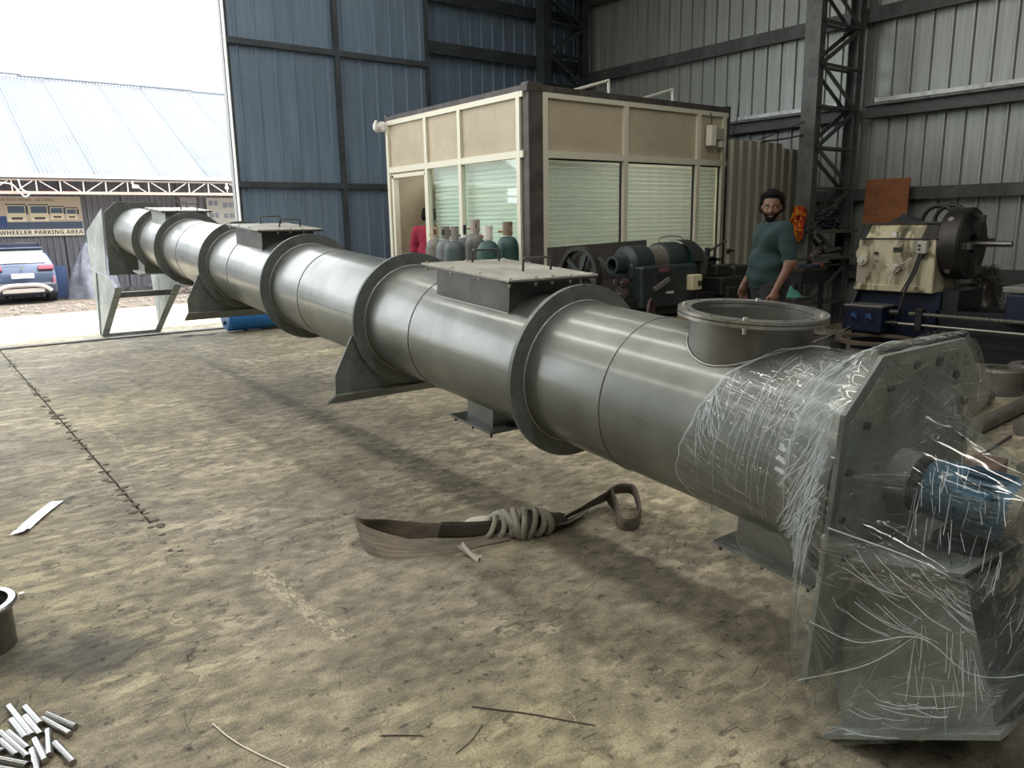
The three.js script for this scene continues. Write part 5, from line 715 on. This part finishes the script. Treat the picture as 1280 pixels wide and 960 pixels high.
function makePerson(p, label, { skin, shirt, trousers, turn, headTurn, headTilt = 0, beard, arms, belly = 0 }) {
  const t = thing('person', label, 'person', p, turn);
  const H = [0, 1.585, 0.012], hr = (x, y, z) => { const c = Math.cos(-headTurn), s = Math.sin(-headTurn), ct = Math.cos(-headTilt), st = Math.sin(-headTilt); let X = x - H[0], Y = y - H[1], Z = z - H[2]; const x1 = c * X + s * Z, z1 = -s * X + c * Z; return [x1, ct * Y - st * z1, st * Y + ct * z1]; };
  const ell = (x, y, z, cx, cy, cz, rx, ry, rz) => { const a = Math.hypot((x - cx) / rx, (y - cy) / ry, (z - cz) / rz); return (a - 1) * Math.min(rx, ry, rz); };
  const smin = (a, b, k) => { const h = Math.max(k - Math.abs(a - b), 0) / k; return Math.min(a, b) - h * h * k * 0.25; }, smax = (a, b, k) => -smin(-a, -b, k);
  const head = (x, y, z) => {
    const [a, b, c] = hr(x, y, z); let d = ell(a, b, c, 0, 0.035, -0.012, 0.074, 0.092, 0.094); d = smin(d, ell(a, b, c, 0, -0.035, 0.022, 0.056, 0.078, 0.066), 0.04); d = smin(d, ell(a, b, c, 0, -0.088, 0.05, 0.028, 0.024, 0.03), 0.03);
    for (const s of [-1, 1]) { d = smax(d, -ell(a, b, c, s * 0.031, 0.008, 0.094, 0.019, 0.013, 0.016), 0.012); d = smin(d, ell(a, b, c, s * 0.031, 0.007, 0.073, 0.0135, 0.0105, 0.0125), 0.004); d = smin(d, ell(a, b, c, s * 0.031, 0.026, 0.077, 0.024, 0.007, 0.012), 0.012); d = smin(d, ell(a, b, c, s * 0.079, -0.005, -0.008, 0.009, 0.032, 0.02), 0.008); d = smin(d, ell(a, b, c, s * 0.04, -0.025, 0.058, 0.022, 0.02, 0.02), 0.02); }
    d = smin(d, cap(a, b, c, [0, 0.012, 0.084, 0, -0.024, 0.1, 0.008, 0.0125]), 0.014); d = smin(d, ell(a, b, c, 0, -0.032, 0.09, 0.018, 0.009, 0.012), 0.01);
    d = smin(d, ell(a, b, c, 0, -0.056, 0.077, 0.024, 0.006, 0.011), 0.006); d = smin(d, ell(a, b, c, 0, -0.069, 0.074, 0.02, 0.006, 0.011), 0.006); d = smax(d, -ell(a, b, c, 0, -0.0625, 0.09, 0.022, 0.0022, 0.012), 0.003); return d;
  };
  const neck = [0, 1.4, -0.02, 0, 1.53, 0.0, 0.058, 0.055];
  const torso = [[0, 1.05, 0.0, 0, 1.32, -0.01, 0.135, 0.15, 0.72], [-0.16, 1.4, -0.02, 0.16, 1.4, -0.02, 0.062, 0.062], [0, 0.95, 0, 0, 1.08, 0.01 + belly * 0.5, 0.145, 0.14, 0.75], [0, 1.02, 0.02 + belly, 0, 1.14, 0.03 + belly, 0.09 + belly, 0.09 + belly * 0.6], [-0.09, 1.32, 0.04, 0.09, 1.32, 0.04, 0.075, 0.075]];
  const legs = [-1, 1].flatMap((s) => [[s * 0.09, 0.92, 0, s * 0.1, 0.5, 0.02, 0.09, 0.062], [s * 0.1, 0.5, 0.02, s * 0.105, 0.1, -0.01, 0.062, 0.042]]);
  const armCaps = [-1, 1].flatMap((s) => { const [e, w] = arms[s < 0 ? 0 : 1]; return [[s * 0.19, 1.39, -0.02, ...e, 0.055, 0.043], [...e, ...w, 0.043, 0.028]]; });
  const hands = [-1, 1].flatMap((s) => hand(...arms[s < 0 ? 0 : 1][1], s, 1));
  const body = blend([...torso, neck, ...legs, ...armCaps, ...[-1, 1].map((s) => [s * 0.105, 0.06, -0.03, s * 0.12, 0.04, 0.15, 0.045, 0.035])], 0.05), hf = blend(hands, 0.006);
  const skinM = std(skin, 0.55);
  const main = surfaceNet(body, [-0.4, 0.0, -0.3], [0.4, 1.5, 0.36], 0.012), hd = surfaceNet((x, y, z) => Math.min(head(x, y, z), smin(head(x, y, z), cap(x, y, z, neck), 0.03)), [-0.12, 1.4, -0.14], [0.12, 1.72, 0.15], 0.004);
  const hg = [0, 1].map((k) => { const w = arms[k][1]; return surfaceNet(hf, [w[0] - 0.06, w[1] - 0.19, w[2] - 0.07], [w[0] + 0.06, w[1] + 0.03, w[2] + 0.09], 0.0035); });
  obj('body', [main, hd, ...hg], skinM, t);
  const sleeve = [-1, 1].map((s) => { const [e] = arms[s < 0 ? 0 : 1]; return [s * 0.185, 1.395, -0.02, s * 0.19 + (e[0] - s * 0.19) * 0.86, 1.39 + (e[1] - 1.39) * 0.86, -0.02 + (e[2] + 0.02) * 0.86, 0.066, 0.064]; });
  const shirtF0 = blend([...torso, [0, 0.93, 0, 0, 1.05, 0.02 + belly * 0.6, 0.155, 0.15, 0.78], [0, 1.43, -0.02, 0, 1.45, -0.018, 0.062, 0.066]], 0.06, 0.012), sl = blend(sleeve, 0.01), fold = (x, y, z) => 0.006 * Math.sin(y * 46 + x * 18 + z * 14) * sstep(1.35 - y, 0, 0.2) + 0.004 * Math.sin(y * 21 - x * 40);
  const sm = !Array.isArray(shirt) ? std([1, 1, 1], 0.9, 0, { map: shirt.map }) : std(shirt, 0.9, 0, { bumpMap: rep(fineBump, 0.2), bumpScale: 0.004 });
  obj('shirt', surfaceNet((x, y, z) => Math.max(smin(shirtF0(x, y, z), Math.max(sl(x, y, z), 1.39 - 0.86 * 0.3 - y - 0.02), 0.03) + fold(x, y, z), 0.9 - y, y - 1.475 + Math.max(0, z) * 0.3), [-0.4, 0.86, -0.3], [0.4, 1.52, 0.36], 0.009), sm, t);
  obj('collar', [xf(new THREE.TorusGeometry(0.066, 0.014, 8, 28), 0, 1.475, -0.012, 1.35), xf(slab([[0, 0], [0.055, -0.01], [0.04, -0.075]], 0.006), 0.01, 1.475, 0.06, 0.4, 0.3), xf(slab([[0, 0], [-0.055, -0.01], [-0.04, -0.075]], 0.006), -0.01, 1.475, 0.06, 0.4, -0.3)], sm, t);
  obj('trousers', surfaceNet((x, y, z) => Math.max(blend([...legs, [-0.06, 0.93, 0, 0.06, 0.93, 0, 0.115, 0.115]], 0.04, 0.014)(x, y, z), 0.09 - y, y - 0.99), [-0.28, 0.06, -0.24], [0.28, 1.02, 0.24], 0.013), std(trousers, 0.9), t);
  for (const s of [-1, 1]) obj('shoe', [xf(new THREE.SphereGeometry(1, 20, 14).scale(0.05, 0.05, 0.14), s * 0.115, 0.045, 0.06), box(0.09, 0.018, 0.26, s * 0.115, 0.01, 0.06)], M.black, t);
  const hairM = new THREE.MeshPhysicalMaterial({ color: new THREE.Color(0.008, 0.0075, 0.0075), roughness: 0.95, specularIntensity: 0.25, side: THREE.DoubleSide, bumpMap: rep(fineBump, 0.08), bumpScale: 0.006 });
  obj('hair', surfaceNet((x, y, z) => { const [a, b, c] = hr(x, y, z); return Math.max(head(x, y, z) - 0.005 - 0.012 * sstep(b - (c > 0.03 ? 0.075 + (c - 0.03) * 0.3 : c > -0.015 ? 0.062 - (0.03 - c) * 1.5 : -0.045), 0, 0.035) - 0.004 * Math.sin(a * 130 + b * 60) * Math.sin(c * 140) - 0.007 * sstep(b, 0.06, 0.12), -(b - (c > 0.03 ? 0.075 + (c - 0.03) * 0.3 : c > -0.015 ? 0.062 - (0.03 - c) * 1.5 : -0.045)), -(ell(a, b, c, 0, -0.02, 0.12, 0.065, 0.09, 0.06))); }, [-0.13, 1.44, -0.16], [0.13, 1.76, 0.17], 0.004), hairM, t);
  if (beard) {
    obj('beard', surfaceNet((x, y, z) => { const [a, b, c] = hr(x, y, z); return Math.max(head(x, y, z) - 0.0045, Math.max(b + 0.045 - 0.6 * Math.max(0, Math.abs(a) - 0.035), -(b + 0.125)), -(c - 0.002), -ell(a, b, c, 0, -0.06, 0.09, 0.03, 0.0125, 0.04)); }, [-0.12, 1.4, -0.08], [0.12, 1.62, 0.16], 0.0035), hairM, t);
    const W = (a, b, c) => { const ct = Math.cos(headTilt), st = Math.sin(headTilt), cc = Math.cos(headTurn), ss = Math.sin(headTurn); const y = ct * b - st * c, z = st * b + ct * c; return [H[0] + cc * a + ss * z, H[1] + y, H[2] - ss * a + cc * z]; };
    for (const s of [-1, 1]) { obj('eyebrow', tube([W(s * 0.014, 0.03, 0.088), W(s * 0.032, 0.034, 0.086), W(s * 0.05, 0.027, 0.072)], 0.0035, 12, 6), hairM, t); const e = obj('eye', new THREE.SphereGeometry(0.0075, 12, 10).translate(...W(s * 0.031, 0.007, 0.079)), std([0.6, 0.58, 0.55], 0.3), t); obj('iris', new THREE.SphereGeometry(0.0045, 10, 8).translate(...W(s * 0.029, 0.007, 0.0835)), M.black, e); }
  }
  return t;
}
{
  const check = tex(64, 64, (u, v) => { const gx = (u * 4) % 1 < 0.2, gy = (v * 4) % 1 < 0.2, n = 6 * hash(Math.floor(u * 64), Math.floor(v * 64), 4); return gx || gy ? [38 + n, 64 + n, 66 + n] : [12 + n, 31 + n, 33 + n]; });
  makePerson([5.92, 0, -3.95], 'bearded man in a dark green checked shirt standing in front of the laced column', { skin: [0.135, 0.066, 0.04], shirt: { map: rep(check, 0.06) }, trousers: [0.012, 0.013, 0.018], turn: -2.05, headTurn: 1.0, headTilt: 0.08, beard: true, belly: 0.035, arms: [[[-0.25, 1.12, -0.02], [-0.22, 0.93, 0.12]], [[0.245, 1.13, -0.05], [0.235, 0.9, 0.07]]] });
  makePerson([5.82, 0, -9.3], 'person in a red shirt seen from behind in the cabin doorway', { skin: [0.16, 0.09, 0.06], shirt: [0.3, 0.022, 0.055], trousers: [0.03, 0.035, 0.05], turn: 2.3, headTurn: 0.1, beard: false, belly: 0, arms: [[[-0.25, 1.12, 0.0], [-0.2, 0.95, 0.16]], [[0.25, 1.12, 0.02], [0.2, 0.96, 0.18]]] });
}
// ---------------------------------------------------------------- stretch film wrapped round the drive end
{
  seedState = 4242;
  const strokes = (bundles, ang, spread, wide, len, base, tone) => canvasTex(1024, 1024, (c, W) => {
    c.fillStyle = base; c.fillRect(0, 0, W, W); c.lineCap = 'round';
    for (let b = 0; b < bundles; b++) {
      const bx = rnd() * W, by = rnd() * W, ba = ang + (rnd() - 0.5) * spread, bl = len * (0.3 + 1.3 * rnd() * rnd()), n = 2 + Math.floor(rnd() * 9), bw = 8 + 46 * rnd(), bk = (rnd() - 0.5) * 0.16;
      for (let i = 0; i < n; i++) {
        const off = (rnd() - 0.5) * 2 * bw, sh = (rnd() - 0.5) * bl * 0.7, x = bx - Math.sin(ba) * off + Math.cos(ba) * sh, y = by + Math.cos(ba) * off + Math.sin(ba) * sh, a = ba + (rnd() - 0.5) * 0.16, l = bl * (0.3 + 0.9 * rnd()), k = bk * l; c.strokeStyle = tone(rnd()); c.lineWidth = wide * (0.35 + 1.9 * rnd() * rnd());
        for (const ox of [-W, 0, W]) for (const oy of [-W, 0, W]) { const X = x + ox, Y = y + oy, ex = X + Math.cos(a) * l, ey = Y + Math.sin(a) * l; if (Math.min(X, ex) > W + 40 || Math.max(X, ex) < -40 || Math.min(Y, ey) > W + 40 || Math.max(Y, ey) < -40) continue; c.beginPath(); c.moveTo(X, Y); c.quadraticCurveTo((X + ex) / 2 - Math.sin(a) * k, (Y + ey) / 2 + Math.cos(a) * k, ex, ey); c.stroke(); }
      }
    }
  });
  const prep = (t, s) => { t.colorSpace = THREE.NoColorSpace; t.wrapS = t.wrapT = THREE.RepeatWrapping; t.repeat.set(1 / s, 1 / s); return t; };
  const film = (ang, spread, s = 0.8, haze = 1, white = 520) => {
    const m = new THREE.MeshPhysicalMaterial({ color: new THREE.Color(0.93, 0.95, 0.95), transmission: 1, thickness: 0, roughness: 0.07, ior: 1.5, side: THREE.DoubleSide, bumpScale: 0.015 });
    m.transmissionMap = prep(strokes(white / 9, ang, spread, 1.7, 420, '#fbfbfb', (q) => `rgba(${40 + 120 * q | 0},${40 + 120 * q | 0},${40 + 120 * q | 0},${0.12 + 0.75 * q * q * q})`), s);
    m.bumpMap = prep(strokes(95, ang, spread * 1.3, 5, 330, '#808080', (q) => q < 0.5 ? `rgba(20,20,20,${0.15 + 0.8 * q})` : `rgba(240,240,240,${q * 0.6})`), s); return m;
  };
  const w = thing('stretch_film', 'clear crinkled plastic film wrapped round the motor end of the conveyor', 'plastic film');
  w.position.copy(cv.position); w.quaternion.copy(cv.quaternion);
  const lerp = THREE.MathUtils.lerp, key = (ks, x) => { for (let i = 0; i + 1 < ks.length; i++) if (x <= ks[i + 1][0]) { const f = clamp01((x - ks[i][0]) / (ks[i + 1][0] - ks[i][0])); return lerp(ks[i][1], ks[i + 1][1], f * f * (3 - 2 * f)); } return ks.at(-1)[1]; };
  const oct = (a) => { const c = Math.cos(a), s = Math.sin(a); let r = 9; for (const [nx, ny, d] of [[1, 0, 0.386], [-1, 0, 0.386], [0, 1, 0.384], [0, -1, 0.54], [0.707, 0.707, 0.442], [-0.707, 0.707, 0.442]]) { const k = nx * c + ny * s; if (k > 1e-3) r = Math.min(r, d / k); } return r; };
  const spout = (a) => { const c = Math.cos(a), s = Math.sin(a); if (s >= -0.35) return 0.309; return Math.max(0.309, Math.min(0.208 / Math.abs(c), 0.374 / -s)); };
  const deg = Math.PI / 180, edge = [[-60, 0.5], [0, 0.42], [45, 0.33], [80, 0.29], [95, 0.345], [113, 0.41], [141, 0.488], [165, 0.53], [187, 0.573], [205, 0.6], [225, 0.57], [250, 0.52], [300, 0.5]];
  // sleeve over the tube: gathered folds fan out to the edge of the end plate
  const sleeveAt = (th, t, u, v) => {
    const a = th * deg, bl = sstep(0.25 - t, 0, 0.25); let r = lerp(Math.max(0.309, t < 0.5 ? spout(a) : 0.309), Math.max(oct(a) + 0.004, 0.3), Math.pow(bl, 1.3));
    const fold = 0.0035 * Math.sin(th * 1.1 + t * 30) + 0.006 * (fbm(((u * 1.0) % 1 + 1) % 1, t * 0.9 + 0.3, 46, 5, 3, 9100) - 0.35) * (0.5 + 2.2 * bl);
    r += Math.max(0, fold) + 0.003 + 0.004 * Math.max(0, Math.sin(v * 3.14)) * fbm(u, v, 12, 6, 2, 9); return [r, a];
  };
  obj('film_sleeve', grid(260, 70, (u, v) => { const th = -60 + 360 * u, t = lerp(-0.012, key(edge, th), v), [r, a] = sleeveAt(th, t, u, v); return L(t, r * Math.cos(a), r * Math.sin(a)); }, [2.2, 0.62]), film(1.25, 0.5, 0.75), w, true);
  // gathered folds and creases that catch the light
  const foldM = new THREE.MeshPhysicalMaterial({ color: new THREE.Color(0.82, 0.87, 0.9), roughness: 0.22, transmission: 0.45, thickness: 0, side: THREE.DoubleSide });
  const creases = [];
  const onSleeve = (th0, t0, th1, t1, r0) => { const p = []; for (let k = 0; k <= 10; k++) { const f = k / 10, th = lerp(th0, th1, f) + 1.5 * Math.sin(f * 5 + th0), t = lerp(t0, t1, f), u = (th + 60) / 360, T = key(edge, th), [r, a] = sleeveAt(th, Math.min(t, T), u, (Math.min(t, T) + 0.012) / (T + 0.012)); p.push(L(Math.min(t, T), (r + 0.0015) * Math.cos(a), (r + 0.0015) * Math.sin(a))); } creases.push(tube(p, r0, 16, 4)); };
  for (let i = 0; i < 60; i++) { const th = rr(146, 186), q = rnd(); onSleeve(th, 0.004 + 0.03 * rnd(), Math.min(rr(205, 224), th + rr(26, 70)), 0.05 + 0.17 * q, rr(0.0005, 0.0013)); }            // the bunch below the corner of the plate
  for (let i = 0; i < 16; i++) { const th = rr(95, 150); onSleeve(th, rr(0.0, 0.05), th + rr(2, 14), rr(0.08, 0.2), rr(0.0005, 0.0012)); }
  for (let i = 0; i < 22; i++) { const th = rr(128, 176), T = key(edge, th); onSleeve(th, T - rr(0.0, 0.05), th + rr(8, 26), T - rr(0.01, 0.09), rr(0.0004, 0.0012)); }
  for (let i = 0; i < 34; i++) { const th = rr(108, 165), t = rr(0.12, 0.5); onSleeve(th, t, Math.min(218, th + rr(30, 80)), t + rr(-0.01, 0.07), rr(0.0003, 0.0007)); }
  for (let i = 0; i < 20; i++) { const th = rr(105, 160), t = rr(0.1, 0.4); onSleeve(th, t, th + rr(3, 16), t + rr(-0.03, 0.03), rr(0.0005, 0.0012)); }
  { const p = []; for (let k = 0; k <= 40; k++) { const th = lerp(82, 236, k / 40), T = key(edge, th) - 0.004, [r, a] = sleeveAt(th, T, (th + 60) / 360, 1); p.push(L(T, (r + 0.001) * Math.cos(a), (r + 0.001) * Math.sin(a))); } creases.push(tube(p, 0.0012, 90, 5)); }
  // sheet over the end plate, tented over the motor and the front edge of its shelf
  obj('film_front', grid(110, 110, (u, v) => {
    const r = lerp(-0.4, 0.4, u), h0 = lerp(-0.2, 0.385, v), h = Math.min(h0, 0.385 - Math.max(0, Math.abs(r) - 0.235) * 0.95), mr = -0.03, rho = Math.hypot(r - mr, (h - 0.0) * (h > 0 ? 1 : 0.85));
    const f = rho < 0.1 ? 1 : Math.exp(-Math.pow((rho - 0.1) / 0.085, 1.4)), sh = sstep(-h, -0.0, 0.16) * sstep(0.4 - Math.abs(r), 0, 0.17);
    const d = 0.036 + Math.max(0.312 * f, 0.285 * sh) + 0.012 * fbm(u, v, 14, 14, 3, 9300) * (0.5 + 2 * Math.max(f, sh)); return L(-d, r, h);
  }, [0.8, 0.75]), film(0.35, 1.5, 0.7, 1, 300), w, true);
  // wrap round the stand below
  const per = (u, v) => {
    const top = [[-0.006, -0.398, -0.08], [-0.31, -0.235, -0.125], [-0.31, 0.235, -0.125], [-0.006, 0.398, -0.08]], bot = [[-0.012, -0.398, -0.535], [-0.447, -0.235, -0.48], [-0.447, 0.235, -0.48], [-0.012, 0.398, -0.535]];
    const mid = [-0.06, -0.235, -0.735], s = u * 3, i = Math.min(2, Math.floor(s)), f = s - i, T = top[i].map((x, k) => lerp(x, top[i + 1][k], f)), B = bot[i].map((x, k) => lerp(x, bot[i + 1][k], f));
    if (i !== 1) { const e = i === 0 ? f : 1 - f, dip = e < 0.18 ? e / 0.18 : 1, x = e < 0.18 ? -0.535 - 0.2 * dip : -0.735 + 0.255 * (e - 0.18) / 0.82; B[2] = x; if (e > 0.18) { B[1] = Math.sign(B[1]) * lerp(0.3, 0.235, (e - 0.18) / 0.82); } }
    return T.map((x, k) => lerp(x, B[k], v));
  };
  obj('film_skirt', grid(210, 90, (u, v) => { const [t, r, h] = per(u, v), n = fbm(u, v, 24, 12, 4, 9500) - 0.3, side = u < 0.34 ? [-0.3, -0.9] : u > 0.66 ? [-0.3, 0.9] : [-1, 0], k = 0.004 + 0.014 * Math.max(0, n) + 0.003 * Math.sin(u * 90 + v * 26) * sstep(v, 0.1, 0.5); return L(t + side[0] * k, r + side[1] * k, h); }, [1.4, 0.6]), film(0.5, 1.3, 0.9, 1, 300), w, true);
  const onSkirt = (u0, v0, u1, v1, r0) => { const p = []; for (let k = 0; k <= 8; k++) { const f = k / 8, u = lerp(u0, u1, f), v = lerp(v0, v1, f) + 0.02 * Math.sin(f * 3.1), [t, r, h] = per(u, v), sd = u < 0.34 ? [-0.3, -0.9] : [-1, 0], n = fbm(u, v, 24, 12, 4, 9500) - 0.3, k2 = 0.007 + 0.014 * Math.max(0, n); p.push(L(t + sd[0] * k2, r + sd[1] * k2, h)); } creases.push(tube(p, r0, 12, 4)); };
  for (let i = 0; i < 26; i++) { const u = rr(0.02, 0.3), v = rr(0.0, 0.3); onSkirt(u, v, Math.min(0.325, u + rr(0.04, 0.14)), v + rr(0.05, 0.2), rr(0.0004, 0.0011)); }
  for (let i = 0; i < 26; i++) { const u = rr(0.2, 0.32), v = rr(0.3, 0.7); onSkirt(u, v, u + rr(-0.02, 0.01), v + rr(0.12, 0.3), rr(0.0004, 0.001)); }
  for (let i = 0; i < 14; i++) { const u = rr(0.05, 0.2), v = rr(0.7, 0.9); onSkirt(u, v, u + rr(0.03, 0.12), v + rr(0.0, 0.09), rr(0.0004, 0.001)); }
  for (let i = 0; i < 14; i++) { const u = rr(0.34, 0.6), v = rr(0.0, 0.6); onSkirt(u, v, u + rr(0.03, 0.1), v - rr(-0.02, 0.2), rr(0.0004, 0.0009)); }
  // pulled folds from the motor down to the corner of the shelf
  for (let i = 0; i < 40; i++) {
    const a = rr(0.1, 2.4), rad = 0.118, t0 = rr(-0.33, -0.1), f0 = L(t0, -0.03 - rad * Math.sin(a), rad * Math.cos(a)), l = rr(0.03, 0.13) * (a > 1 ? 1 : 0.6), f1 = L(t0 - 0.02 + rr(-0.01, 0.01), -0.03 - rad * Math.sin(a) - l * 0.55, rad * Math.cos(a) - l * 0.8);
    creases.push(tube([f0, f0.map((x, k) => lerp(x, f1[k], 0.5) + rr(-0.002, 0.002)), f1], rr(0.0004, 0.001), 12, 4));
  }
  obj('film_crease', creases, foldM, w).userData.kind = 'stuff';
  // twisted ropes of film
  const rope = (pts, r) => tube(pts.map((p) => L(...p)), r, 60, 6);
  obj('film_rope', [rope([[-0.01, -0.405, -0.34], [-0.12, -0.36, -0.36], [-0.25, -0.3, -0.3], [-0.36, -0.25, -0.36], [-0.45, -0.1, -0.36], [-0.44, 0.2, -0.33]], 0.0014), rope([[-0.0, -0.405, -0.53], [-0.15, -0.33, -0.42], [-0.24, -0.28, -0.3]], 0.0016), rope([[-0.02, -0.4, -0.06], [-0.2, -0.3, -0.1], [-0.3, -0.24, -0.14]], 0.002)], new THREE.MeshPhysicalMaterial({ color: 0xdfe6e6, roughness: 0.25, transmission: 0.55, thickness: 0, side: THREE.DoubleSide }), w);
}
renderer.render(scene, camera);
